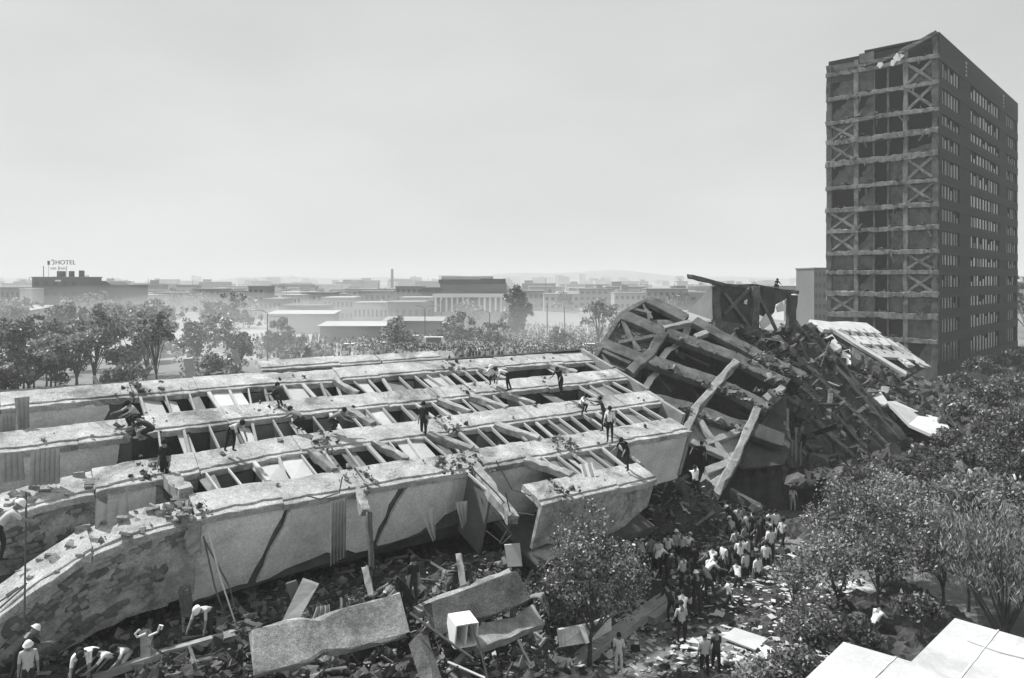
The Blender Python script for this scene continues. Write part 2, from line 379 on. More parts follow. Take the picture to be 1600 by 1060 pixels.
def band(k, t0, t1, off=0.0, name='facade_band', m=None, tilt=0.0, w=BW):
    n = max(2, int((t1 - t0) / .3)); ts = [t0 + (t1 - t0) * i / n for i in range(n + 1)]
    mb = MB(); mb.loft([BP(k, t, .12, -.14 + off + tilt * (t - t0)) for t in ts], -B1.e2, B1.n, w - .26, .28, .011)
    o = mb.build(name, m or M['band'], block)
    mb = MB(); mb.loft([BP(k, t, -w / 2 + .2, -.19 + off + tilt * (t - t0)) for t in ts], -B1.e2, B1.n, .36, .26, .012)
    mb.build('sill_ledge', m or M['band'], o); return o
END = 23.3
for k, segs in {'Z': [(3.2, 9.5), (9.6, 13.2)], 'A': [(-12, tx('A', 205)), (tx('A', 205) + .04, tx('A', 425)), (tx('A', 425) + .05, tx('A', 705)), (tx('A', 705) + .06, END)],
                'B': [(-12, tx('B', 200)), (tx('B', 212), tx('B', 520)), (tx('B', 520) + .04, tx('B', 735)), (tx('B', 735) + .05, END)],
                'C': [(-8.3, -4.6), (-4.56, -1.25), (-1.2, tx('C', 510)), (tx('C', 510) + .05, tx('C', 690)), (tx('C', 690) + .05, END)],
                'D': [(-7.6, -5.0), (-4.97, -2.1), (-2.05, tx('D', 565)), (tx('D', 565) + .05, tx('D', 735)), (tx('D', 735) + .06, tx('D', 880)), (tx('D', 880) + .03, END - 1.4)],
                'E': [(tx('E', 832), tx('E', 872)), (tx('E', 876), tx('E', 1012))]}.items():
    for a, b in segs:
        while a < b - .05:
            e = min(b, a + R.uniform(1.8, 5.2)); e = b if b - e < 1.2 else e
            band(k, a, e - .015, off=R.uniform(-.045, .045), tilt=R.gauss(0, .006), w=(BW if k != 'Z' else 1.1) * R.uniform(.97, 1.03)); a = e

# floor slabs: now standing on edge below each band
def slab(k, poly, m, name='floor_slab', thick=.16, c0=0.0):
    """poly: (t, depth below the band) corners"""
    mb = MB(); mb.prism([BP(k, t, -BW / 2 + .1 + c0, -.06 - d) for t, d in poly], B1.e2 * thick)
    return mb.build(name, m, block)
def jag(a, b, n, amp):
    r = []
    for i in range(n + 1):
        s = i / n; r.append((a[0] + (b[0] - a[0]) * s + (R.uniform(-amp, amp) if 0 < i < n else 0), a[1] + (b[1] - a[1]) * s + (R.uniform(-amp, amp) if 0 < i < n else 0)))
    return r
def densetop(t0, t1, n=10): return [(t0 + (t1 - t0) * i / n, 0.2) for i in range(n + 1)]
# slab under D, cracked across
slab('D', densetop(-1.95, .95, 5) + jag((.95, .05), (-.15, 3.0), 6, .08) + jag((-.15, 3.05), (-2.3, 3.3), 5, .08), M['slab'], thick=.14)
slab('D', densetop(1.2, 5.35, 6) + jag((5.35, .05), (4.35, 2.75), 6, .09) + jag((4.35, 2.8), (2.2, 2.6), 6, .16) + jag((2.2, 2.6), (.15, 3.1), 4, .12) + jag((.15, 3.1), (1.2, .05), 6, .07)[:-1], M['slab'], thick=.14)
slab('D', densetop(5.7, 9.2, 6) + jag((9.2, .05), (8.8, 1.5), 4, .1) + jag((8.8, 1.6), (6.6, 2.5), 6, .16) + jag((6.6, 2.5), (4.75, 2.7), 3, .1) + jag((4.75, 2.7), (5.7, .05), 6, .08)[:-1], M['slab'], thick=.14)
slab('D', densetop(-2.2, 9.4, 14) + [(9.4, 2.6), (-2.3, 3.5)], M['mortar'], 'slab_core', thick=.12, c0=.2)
# masonry end of the D and C slabs: dark core, bricks, remains of plaster
def strip_wall(k, t0, t1, bot, m, name, n=14):
    for i in range(n):
        a, b = t0 + (t1 - t0) * i / n, t0 + (t1 - t0) * (i + 1) / n; db, de = bot + R.uniform(-.1, .1), bot + R.uniform(-.1, .1)
        slab(k, [(a, .2), (b, .2), (b, de), (a, db)], m, name, thick=.2, c0=R.uniform(-.006, .006))
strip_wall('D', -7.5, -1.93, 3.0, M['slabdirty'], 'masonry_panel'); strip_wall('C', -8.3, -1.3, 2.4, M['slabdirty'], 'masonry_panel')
def inside(poly, x, y):
    c = False
    for (x0, y0), (x1, y1) in zip(poly, poly[1:] + poly[:1]):
        if (y0 > y) != (y1 > y) and x < (x1 - x0) * (y - y0) / (y1 - y0) + x0: c = not c
    return c
def hole(k, t, d, rt, rd):
    n = 40; pts = []; ph = R.uniform(0, 6)
    for i in range(n):
        a = 2 * math.pi * i / n; q = .8 + .22 * math.sin(2 * a + ph) + .16 * math.sin(5 * a + ph * 2) + .1 * math.sin(9 * a + ph) + R.uniform(-.2, .16)
        pts.append((t + rt * q * math.cos(a), min(max(.05, d + rd * q * math.sin(a)), 2.9 if k == 'D' else 2.3)))
    slab(k, pts, M['mortar'], 'plaster_hole', thick=.05, c0=-.02)
    row = 0; dd = d - rd * 1.3 + R.uniform(0, .1)
    while dd < d + rd * 1.3:
        tt = t - rt * 1.3 + (.2 if row % 2 else 0) + R.uniform(-.05, .05)
        while tt < t + rt * 1.3:
            if inside(pts, tt, dd) and R.random() < .86:
                p = BP(k, tt, -BW / 2 + .08 - R.uniform(-.03, .03), -.06 - dd); ax = (BP(k, tt + .2, 0) - BP(k, tt - .2, 0)).normalized(); ax = (ax + B1.n * R.gauss(0, .05)).normalized(); up2 = (B1.n - ax * B1.n.dot(ax)).normalized()
                place('brick', unit_for(M['brick'], R.choice((1, 2, 3))), block, box_m(p, ax * R.uniform(.22, .4), B1.e2 * .1, up2 * R.uniform(.11, .17)))
            tt += .43
        dd += .205; row += 1
for h in ((-6.6, 1.0, .75, .7), (-6.9, 2.1, .6, .7), (-5.6, .6, .5, .35), (-5.4, 1.7, .5, .7), (-4.6, .7, .5, .3), (-4.2, 1.5, .5, .45), (-4.8, 2.5, .9, .35), (-3.2, 1.7, .35, .5), (-2.6, .5, .55, .3), (-5.9, 2.6, .7, .4), (-3.6, .5, .3, .2)): hole('D', *h)
for h in ((-7.4, .8, .8, .6), (-6.3, .6, .35, .35), (-6.5, 1.6, .6, .5), (-5.2, .5, .3, .35), (-5.3, 1.5, .4, .5), (-1.9, .9, .5, .8), (-4.6, 1.9, .6, .3)): hole('C', *h)
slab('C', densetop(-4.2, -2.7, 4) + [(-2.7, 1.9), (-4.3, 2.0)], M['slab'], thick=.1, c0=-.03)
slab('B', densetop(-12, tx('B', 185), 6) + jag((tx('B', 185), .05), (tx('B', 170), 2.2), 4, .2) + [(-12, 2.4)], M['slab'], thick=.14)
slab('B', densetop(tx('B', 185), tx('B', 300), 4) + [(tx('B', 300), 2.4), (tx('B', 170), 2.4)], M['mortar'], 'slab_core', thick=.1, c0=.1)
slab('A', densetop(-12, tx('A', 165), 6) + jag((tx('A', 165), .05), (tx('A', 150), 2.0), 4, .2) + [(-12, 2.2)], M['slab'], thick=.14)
slab('A', densetop(tx('A', 150), tx('A', 235), 4) + [(tx('A', 235), 2.4), (tx('A', 150), 2.4)], M['mortar'], 'slab_core', thick=.1, c0=.1)
# the storeys behind the window rows
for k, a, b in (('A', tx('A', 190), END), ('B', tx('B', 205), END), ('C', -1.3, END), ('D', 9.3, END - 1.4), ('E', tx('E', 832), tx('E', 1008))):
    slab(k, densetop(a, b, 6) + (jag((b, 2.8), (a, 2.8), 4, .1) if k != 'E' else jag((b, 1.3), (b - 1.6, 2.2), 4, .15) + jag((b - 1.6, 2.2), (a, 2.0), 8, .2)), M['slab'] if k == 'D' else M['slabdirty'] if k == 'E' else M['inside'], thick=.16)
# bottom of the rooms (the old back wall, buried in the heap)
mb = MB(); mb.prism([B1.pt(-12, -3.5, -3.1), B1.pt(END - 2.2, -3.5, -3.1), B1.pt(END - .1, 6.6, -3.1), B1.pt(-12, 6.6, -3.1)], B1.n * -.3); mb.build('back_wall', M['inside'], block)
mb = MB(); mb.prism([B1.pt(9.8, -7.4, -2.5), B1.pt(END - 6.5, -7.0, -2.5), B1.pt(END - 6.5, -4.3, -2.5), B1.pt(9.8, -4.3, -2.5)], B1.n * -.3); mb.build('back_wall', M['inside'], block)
# end wall of the block and the flank below it
for (k, b0, b1) in (('A', 4.0, 7.0), ('B', .9, 3.8), ('C', -2.3, .7)):
    e = END + (.0 if k != 'C' else -.4)
    mb = MB(); mb.prism([B1.pt(e, b0, -.02), B1.pt(e, b1, -.02), B1.pt(e, b1, -5.0), B1.pt(e, b0, -5.0)], B1.e1 * .22); mb.build('end_wall', M['wrecklight'], block)
mb = MB(); mb.prism([BP('D', END - 1.5, -.72, -.1), BP('D', END - 1.5, .9, -.1), BP('D', END - 1.5, .9, -3.8), BP('D', END - 1.5, -.72, -2.6)], B1.e1 * .2); mb.build('end_wall', M['wrecklight'], block)
mb = MB(); mb.prism([B1.pt(-12, 6.95, -.1), B1.pt(END, 6.95, -.1), B1.pt(END, 9.5, -9), B1.pt(-12, 9.5, -9)], B1.e2 * .2); mb.build('roof_slab', M['darkwall'], block)

def wrow(k, px0, px1, skip=(), pale=(), grey=(), step=.86, thick=()):
    """mullions, boards and partitions of the window row just below band k"""
    lo, hi = -PIT + BW / 2 - .06, -BW / 2 + .1
    kb = {'A': 'B', 'B': 'C', 'C': 'D', 'D': 'E'}[k]
    def e(t, s, c): return BP(k, t, hi, c) * (1 - s) + BP(kb, t, BW / 2 + .04, c) * s
    pm = (px0 + px1) / 2; T = lambda px: (tx(k, px) + tx(kb, px)) / 2
    t = T(px0); t1 = T(px1); sk = [(T(a), T(b)) for a, b in skip]; n = 0
    while t < t1:
        if not any(a < t < b for a, b in sk):
            r = R.random(); tilt = R.gauss(0, .10); w = .06 if r < .7 else .1
            if n % 5 == 3: w = .16
            p, q = e(t, 0, -.14), e(t + tilt, 1, -.14 + R.uniform(-.06, .03))
            if r > .93: q = p + (q - p) * .62 + B1.n * -.35
            bar('mullion', p, q, w, R.uniform(.08, .16), M['mullion'], block, B1.n)
            if n % 3 == 0:   # partition wall seen edge-on below
                mb = MB(); mb.prism([e(t + .1, 0, -.35), e(t + .1, 1, -.35), e(t + .1, 1, -2.9), e(t + .1, 0, -2.9)], B1.e1 * .12); mb.build('partition_wall', M['greypanel'], block)
            elif R.random() < .5:
                a0, a1 = e(t + .06, .0, -R.uniform(.3, .5)), e(t + .95, .0, -R.uniform(.3, .5)); dd = B1.n * -R.uniform(.9, 1.8) - B1.e2 * R.uniform(.1, .9)
                mb = MB(); mb.prism([a0, a1, a1 + dd, a0 + dd], B1.e2 * -.03); mb.build('hanging_board', M['greypanel'], block)
        t += step * R.uniform(.82, 1.2); n += 1
    for lst, m in ((pale, M['panel']), (grey, M['greypanel'])):
        for a, b in lst:
            t0, t2 = T(a), T(b); c = -.2 - R.uniform(0, .08); s0, s1 = R.uniform(-.0, .08), R.uniform(.86, 1.0)
            mb = MB(); mb.prism([e(t0, s0, c), e(t2, s0 + R.uniform(-.02, .03), c - R.uniform(-.1, .2)), e(t2 + R.uniform(-.1, .1), s1, c - R.uniform(0, .2)), e(t0 + R.uniform(-.1, .1), s1 - R.uniform(0, .06), c)], B1.n * -.05)
            mb.build('window_board', m, block)
    for a, b, w in thick:
        mb = MB(); mb.beam(e(T(a), -.02, -.1), e(T(b), 1.02, -.06), w, .3, B1.n, 6, .025); mb.build('concrete_column', M['broken'], block)
wrow('A', 225, 965, skip=((800, 862), (880, 925)), pale=((226, 258), (262, 283), (340, 385), (455, 485), (566, 585), (672, 710), (868, 884)), grey=((300, 318), (610, 640), (930, 958)), thick=((535, 548, .3), (872, 888, .35), (765, 778, .3)))
wrow('B', 255, 985, skip=((825, 905),), pale=((285, 303), (382, 400), (462, 478), (570, 582), (582, 610), (690, 708)), grey=((640, 655), (745, 770), (860, 880), (930, 965)), thick=((556, 572, .35), (752, 778, .45), (700, 722, .3), (800, 822, .26)))
wrow('C', 288, 1030, skip=(), pale=((404, 450), (450, 488), (635, 676), (930, 942)), grey=((320, 345), (505, 530), (545, 570), (690, 700), (870, 900), (985, 1010)), thick=((598, 622, .3), (688, 722, .4), (792, 826, .42), (498, 512, .28)))
wrow('D', 748, 1000, skip=((775, 842),), pale=((905, 915),), grey=((868, 885), (886, 905), (918, 940), (945, 960)), step=.9, thick=((842, 874, .45),))
# leaning columns where the facade has torn
mb = MB(); mb.beam(BP('C', tx('C', 262), -.6, -.1), BP('D', tx('D', 297), .7, 0), .55, .5, B1.n, 8, .04); mb.build('concrete_column', M['broken'], block)
mb = MB(); mb.beam(BP('D', tx('D', 738), .5, -.1), U(802, 812, 27.4), .46, .4, B1.n, 9, .04); mb.build('concrete_column', M['broken'], block)
mb = MB(); mb.beam(BP('D', tx('D', 553), -.6, -.2), U(570, 800, 26.3), .3, .3, B1.n, 5, .04); mb.build('concrete_column', M['broken'], block)
mb = MB(); mb.beam(BP('D', tx('D', 296), -.5, -.1), U(303, 860, 23.9), .42, .4, B1.e2, 7, .08); mb.build('torn_column', M['broken'], block)
mb = MB(); mb.beam(U(576, 800, 26.1), U(580, 885, 25.6), .16, .16, B1.e2, 5, .02); mb.build('torn_column', M['wreck'], block)
# loose bricks and lumps along the torn left edges of D and C
for k, t0, t1, n in (('D', -7.6, -2.2, 60), ('C', -8.3, -4.4, 34)):
    for i in range(n):
        t = R.uniform(t0, t1); p = BP(k, t, R.uniform(-.62, .7), R.uniform(-.06, .02)); s = R.uniform(.12, .42)
        q = Quaternion((R.gauss(0, .15), R.gauss(0, .15), R.gauss(0, 1), 1)).normalized().to_matrix().to_4x4()
        place('masonry_lump', unit_for(M['broken'], R.choice((1, 2, 3))), block, Matrix.Translation(p) @ q @ Matrix.Diagonal((s, s * R.uniform(.5, .9), s * R.uniform(.15, .3), 1)))

# ------------------------------------------------------------------ the toppled block with the braced gable
G2 = Plane(U(935, 555, 50), U(1230, 600, 50) - U(1010, 470, 56), U(1010, 470, 56) - U(935, 555, 50))
top = thing('toppled_block', U(1120, 620, 50) - Vector((0, 0, 6)), 'toppled building end with crossed braces and open black storeys', 'building')
def q3(x, y, c=0.0): return G2.at(900 + x / 2.944, 420 + y / 2.944, c)
def gbeam(name, pts, w, h, m, c=0.0, amp=.02):
    for a, b in zip(pts, pts[1:]):
        p, q = q3(*a, c), q3(*b, c); mb = MB(); mb.beam(p, q, w, h, G2.n, max(3, int((q - p).length / .5)), amp); mb.build(name, m, top)
def plate(pts, depth, m, name='floor_slab', c=-.35, parent=None):
    for a, b in zip(pts, pts[1:]):
        p, q = q3(*a, c), q3(*b, c); d = G2.n * -depth
        mb = MB(); mb.prism([p, q, q + d, p + d], G2.e2 * .22); mb.build(name, m, parent or top)
for pts, w, m in (([(335, 150), (505, 232)], 1.15, 'wreck'), ([(215, 222), (400, 298)], 1.3, 'wreck'), ([(415, 300), (725, 412), (965, 535)], 1.1, 'wreck'),
               ([(540, 245), (800, 385), (1045, 508)], 1.1, 'wreck'), ([(125, 352), (318, 430)], 1.1, 'wreck'), ([(330, 425), (640, 532), (880, 648)], 1.15, 'wreck'),
               ([(305, 590), (530, 652)], 1.0, 'wreck'), ([(545, 660), (785, 738)], 1.1, 'wreck'), ([(790, 740), (950, 800)], 1.3, 'darkwall'), ([(690, 330), (930, 440)], .7, 'darkwall')):
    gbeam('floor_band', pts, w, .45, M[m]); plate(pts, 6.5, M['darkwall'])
gbeam('edge_column', [(88, 412), (160, 290), (212, 212), (330, 145)], .35, .4, M['wreck'])
gbeam('gable_column', [(245, 482), (335, 400), (402, 300)], .7, .5, M['wreck'], .05)
gbeam('gable_column', [(405, 278), (525, 250)], .42, .4, M['wrecklight'], .1)
gbeam('gable_column', [(545, 318), (600, 298)], .42, .4, M['wrecklight'], .1)
gbeam('gable_column', [(490, 782), (545, 655), (640, 540), (738, 432)], .52, .5, M['wrecklight'], .12)
gbeam('gable_column', [(640, 1045), (722, 900), (790, 742), (836, 640)], .5, .5, M['wrecklight'], .12)
gbeam('gable_column', [(868, 606), (950, 548)], .5, .4, M['wrecklight'], .1)
for a, b in (((212, 245), (292, 385)), ((192, 345), (372, 312)), ((108, 378), (248, 440)), ((118, 400), (152, 455)), ((300, 160), (345, 235)), ((262, 190), (345, 210))):
    gbeam('cross_brace', [a, b], .34, .3, M['wreck'], .0, .02)
for a, b in (((556, 690), (700, 885)), ((600, 805), (765, 742)), ((505, 790), (700, 870)), ((600, 935), (700, 895)), ((620, 1000), (690, 960))):
    gbeam('cross_brace', [a, b], .45, .3, M['wrecklight'], .02, .03)
def infill(poly, m, c=-.25, name='infill_wall', rows=0):
    mb = MB(); mb.prism([q3(x, y, c) for x, y in poly], G2.n * -.2); return mb.build(name, m, top)
infill([(215, 240), (400, 312), (315, 425), (132, 350)], M['infill']); infill([(130, 375), (312, 440), (232, 475), (92, 418)], M['infill'])
infill([(540, 690), (772, 745), (712, 890), (492, 792)], M['wrecklight']); infill([(262, 195), (330, 152), (345, 240)], M['infill'])
infill([(590, 925), (705, 895), (655, 1040), (560, 1010)], M['wrecklight'], -.2); infill([(345, 235), (500, 235), (520, 262), (405, 285)], M['infill'])
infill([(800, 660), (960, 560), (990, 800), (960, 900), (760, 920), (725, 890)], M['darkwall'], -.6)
# big masonry blocks showing on the braced bay
for i in range(46):
    s, t = R.random(), R.random(); a = Vector((215, 240)).lerp(Vector((400, 312)), s).lerp(Vector((132, 350)).lerp(Vector((315, 425)), s), t)
    p = q3(a.x, a.y, -.24); place('brick', unit_for(M['infill'], R.choice((1, 2, 3))), top, box_m(p, G2.e1 * R.uniform(.3, .5), G2.e2 * .25, G2.n * .12))
for i in range(30):
    x, y = R.choice(((R.uniform(420, 700), 0), (R.uniform(330, 620), 1), (R.uniform(650, 850), 2), (R.uniform(400, 520), 3)))
    yy = {0: 350 + (x - 420) * .33, 1: 500 + (x - 330) * .33, 2: 610 + (x - 650) * .4, 3: 700}[y] + R.uniform(-35, 35); c = -R.uniform(.9, 3.2)
    a = (G2.e1 + G2.e2 * R.gauss(0, .25) + G2.n * R.gauss(0, .35)).normalized(); b = (G2.n + G2.e2 * R.gauss(0, .4)).cross(a).normalized()
    place('crushed_slab', unit_for(M[R.choice(('wreck', 'darkwall', 'wreck'))], R.choice((1, 2, 3))), top, box_m(q3(x, yy, c), a * R.uniform(1.0, 3.2), b * R.uniform(.2, .8), a.cross(b) * R.uniform(.08, .2)))
# strips of cloth caught in the openings
for pts in ([(392, 415), (425, 372), (466, 350)], [(318, 548), (345, 505), (372, 478)]):
    gbeam('torn_curtain', pts, .42, .04, M['whitecloth'], -.7, .02)
# room backs so the openings end in dark walls
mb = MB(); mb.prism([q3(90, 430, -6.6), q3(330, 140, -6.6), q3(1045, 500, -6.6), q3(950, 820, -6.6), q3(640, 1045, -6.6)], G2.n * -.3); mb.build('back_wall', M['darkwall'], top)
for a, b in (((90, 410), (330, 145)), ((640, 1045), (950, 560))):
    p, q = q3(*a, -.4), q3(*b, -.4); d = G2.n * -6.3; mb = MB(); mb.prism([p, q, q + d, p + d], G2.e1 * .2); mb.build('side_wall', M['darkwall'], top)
# the flank that slid away to the right: long dark plates, shingled
E0 = [U(1240, 505, 61), U(1228, 545, 58), U(1222, 580, 55), U(1224, 618, 52), U(1215, 660, 49)]
E1 = [U(1405, 690, 57), U(1385, 700, 55), U(1355, 706, 53), U(1330, 715, 51), U(1300, 735, 49)]
for i in range(4):
    p0, p1, r1, r0 = E0[i], E1[i], E1[i + 1] + Vector((0, 0, -.15)), E0[i + 1] + Vector((0, 0, -.25))
    nn = (p1 - p0).cross(r0 - p0).normalized(); nn = nn if nn.z > 0 else -nn
    o = MB().prism([p0, p1, r1, r0], nn * -.35).build('flank_plate', M['darkwall'], top)
    mb = MB(); mb.beam(p0 + nn * .08, p1 + nn * .08, .55, .4, nn, 16, .06); mb.build('plate_edge', M['wreck'], o)
mb = MB(); mb.prism([E0[4], E1[4], U(1310, 790, 46), U(1200, 790, 45)], Vector((.3, .8, 0)) * .5); mb.build('flank_wall', M['darkwall'], top)
mb = MB(); mb.prism([E1[0], E1[2], U(1360, 770, 49), U(1415, 740, 54)], Vector((.3, .8, 0)) * .4); mb.build('flank_wall', M['darkwall'], top)
mb = MB(); mb.beam(U(1258, 520, 62), U(1412, 700, 57.5), 2.0, 1.4, (0.5, -.2, .8), 18, .1); mb.build('roof_ridge', M['darkwall'], top)
mb = MB(); mb.beam(U(1140, 770, 42), U(1190, 798, 41), .55, .5, (0, 0, 1), 6, .04); mb.build('fallen_column', M['wreck'], top)
for px, y0, y1, d in ((1226, 660, 765, 47.5), (1231, 640, 772, 47.4), (1244, 668, 760, 47.6), (1252, 690, 752, 47.8), (1238, 690, 768, 47.5)):
    tag(MB().beam(U(px, y0, d), U(px - 1, y1, d), .1, .06, (0, -1, 0), 8, .03).build('hanging_strip', M['cloth']), 'thin pale cloth strip hanging over the dark flank of the toppled block', 'cloth', 'cloth strips on the dark flank')

# broken upright wall piece with roof slab on the crest
PW = Plane(U(1112, 500, 59), U(1245, 505, 62) - U(1112, 500, 59), (0, 0, 1))
wall = thing('standing_wall_piece', U(1180, 525, 60), 'dark braced wall piece still upright on the crest of the wreck', 'wall')
def wp(px, py, c=0): return PW.at(px, py, c)
def wbeam(name, a, b, w, h, m, c=0): mb = MB(); mb.beam(wp(*a, c), wp(*b, c), w, h, PW.n, max(3, int((wp(*b) - wp(*a)).length / .6)), .02); return mb.build(name, m, wall)
wbeam('column', (1118, 447), (1120, 512), .75, .4, M['wreck'], .06); wbeam('column', (1180, 447), (1178, 520), .75, .4, M['wreck'], .06); wbeam('column', (1238, 462), (1234, 535), .8, .5, M['darkwall'], .06)
wbeam('cross_brace', (1132, 458), (1170, 510), .3, .25, M['wreck'], .08); wbeam('cross_brace', (1170, 452), (1132, 490), .3, .25, M['wreck'], .1); wbeam('cross_brace', (1186, 465), (1215, 520), .3, .25, M['wreck'], .08)
wbeam('sill_beam', (1120, 508), (1235, 528), .8, .4, M['wreck'], .04)
MB().prism([wp(*a, -.1) for a in ((1115, 446), (1178, 444), (1180, 515), (1116, 508))], PW.n * -.25).build('wall_panel', M['darkwall'], wall)
MB().prism([wp(*a, -.1) for a in ((1180, 444), (1238, 455), (1236, 462), (1224, 470), (1212, 476), (1210, 488), (1200, 498), (1186, 490), (1183, 512), (1181, 512))], PW.n * -.25).build('wall_panel', M['darkwall'], wall)
MB().prism([wp(*a, -.2) for a in ((1108, 503), (1180, 512), (1245, 525), (1250, 590), (1180, 590), (1108, 560))], PW.n * -.4).build('wall_foot', M['darkwall'], wall)
MB().beam(U(1077, 432, 57), U(1128, 445, 58.6), .5, .3, (0, 0, 1), 6, .03).build('roof_slab', M['wreck'], wall)
MB().beam(U(1118, 444, 59.6), U(1242, 457, 62.6), .9, .22, (0, 0, 1), 8, .03).build('roof_slab', M['wreck'], wall)
MB().prism([U(1112, 448, 58.7), U(1112, 500, 58.7), U(1074, 487, 56.6)], Vector((.15, .25, .02))).build('white_side_panel', M['white'], wall)
for pts in (((1212, 480), (1222, 470), (1226, 486), (1214, 488)), ((1186, 505), (1196, 490), (1204, 505), (1190, 516)), ((1163, 470), (1167, 468), (1166, 476), (1162, 475))):
    tag(MB().prism([wp(*a, .3) for a in pts], PW.n * .08).build('torn_sheet', M['whitecloth']), 'torn white sheet caught on the upright braced wall piece', 'sheet', 'torn sheets on the upright wall')

# pale facade piece at the foot of the tower
P3 = Plane(U(1290, 507, 80), U(1365, 512, 84) - U(1290, 507, 80), U(1290, 507, 80) - U(1425, 600, 72))
fac = thing('slumped_facade', U(1380, 600, 76), 'pale slumped facade grid lying against the base of the tower', 'facade')
def f3(x, y, c=0): return P3.at(1220 + x / 3.785, 480 + y / 3.785, c)
def fbeam(name, a, b, w, m, c=0): mb = MB(); mb.beam(f3(*a, c), f3(*b, c), w, .3, P3.n, 6, .04); mb.build(name, M[m], fac)
for a, b, w in (((205, 110), (545, 130), 2.2), ((400, 195), (670, 215), 1.6), ((530, 270), (800, 300), 1.6)): fbeam('facade_band', a, b, w, 'panel')
for a, b, w in (((300, 130), (740, 400), .9), ((700, 300), (770, 350), 1.0), ((790, 300), (860, 355), 1.0), ((520, 130), (760, 285), .4)): fbeam('mullion', a, b, w, 'panel', .1)
for x in (0, 1, 2, 3, 4):
    fbeam('mullion', (350 + x * 45, 135), (430 + x * 48, 195), .3, 'wrecklight', .05); fbeam('mullion', (465 + x * 55, 212), (560 + x * 52, 275), .3, 'wrecklight', .05)
MB().prism([f3(*a, -.5) for a in ((230, 120), (540, 140), (860, 350), (760, 400))], P3.n * -.3).build('inner_slab', M['inside'], fac)
MB().prism([f3(*a, -.2) for a in ((290, 140), (540, 275), (560, 300), (470, 330), (410, 200))], Vector((0, .4, -.6))).build('side_slab', M['wreck'], fac)

# ------------------------------------------------------------------ the tower
TN = Vector((56.8, 98, 0)); TS = Vector((.6885, .7248, 0)); TG = Vector((-.7248, .6885, 0)); TW, TL = 14.66, 55.2
UPV = Vector((0, 0, 1)); TOP = 47.0
tower = thing('apartment_tower', TN + TG * 7 + TS * 27, 'tall dark apartment tower standing with its end wall torn open', 'tower')
PG = Plane(TN, TG, (0, 0, 1)); PS = Plane(TN, TS, (0, 0, 1))
NG = Vector((-TS.x, -TS.y, 0)); NS = Vector((-TG.x, -TG.y, 0))      # outward normals of gable and side
FL = [43.8, 40.3, 36.8, 33.9, 30.8, 27.3, 24.05, 21.0, 17.8, 15.0, 11.95, 9.0, 5.7, 0.0]     # floor levels, top to bottom
def ga(px): return PG.ab(px, PY)[0]
# columns of the gable, measured along it from the near corner
CA = [0.0, ga(1415), ga(1388), ga(1366), ga(1338), TW]
def gbox(name, a0, a1, z0, z1, o0, o1, m, amp=0, parent=None):
    """box on the gable between a0..a1 along it, z0..z1, o0..o1 outwards"""
    c = TN + TG * ((a0 + a1) / 2) + NG * ((o0 + o1) / 2) + UPV * ((z0 + z1) / 2)
    return place(name, unit_for(m, 0), parent or tower, box_m(c, TG * (a1 - a0), NG * (o1 - o0), UPV * (z1 - z0)))
for i, z in enumerate(FL[:-1]):
    n = 48; mb = MB()
    mb.loft([TN + TG * (TW * j / n) + NG * .03 + UPV * (z + .03 * math.sin(j * .17 + i * 2)) for j in range(n + 1)], UPV, NG, .55 + .35 * R.random(), .5, .035)
    mb.build('floor_band', M['towerband'], tower)
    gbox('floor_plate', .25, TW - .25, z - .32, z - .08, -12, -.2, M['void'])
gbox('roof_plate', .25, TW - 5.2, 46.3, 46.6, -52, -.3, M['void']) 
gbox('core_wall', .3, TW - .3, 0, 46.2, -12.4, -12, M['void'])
for k, a in enumerate(CA):
    w = .8 if k in (0, 5) else (.6 if k in (1, 4) else .22)
    a_ = min(max(a, w / 2), TW - w / 2); mb = MB()
    zt = TOP - .2 if k in (0,) else (43.9 if k in (2, 3) else 45.3)
    mb.loft([TN + TG * a_ + NG * -.05 + UPV * (zt * j / 60) for j in range(61)], TG, NG, w, .42, .03); mb.build('gable_column', M['towerband' if k in (1, 4) else 'tower'], tower)
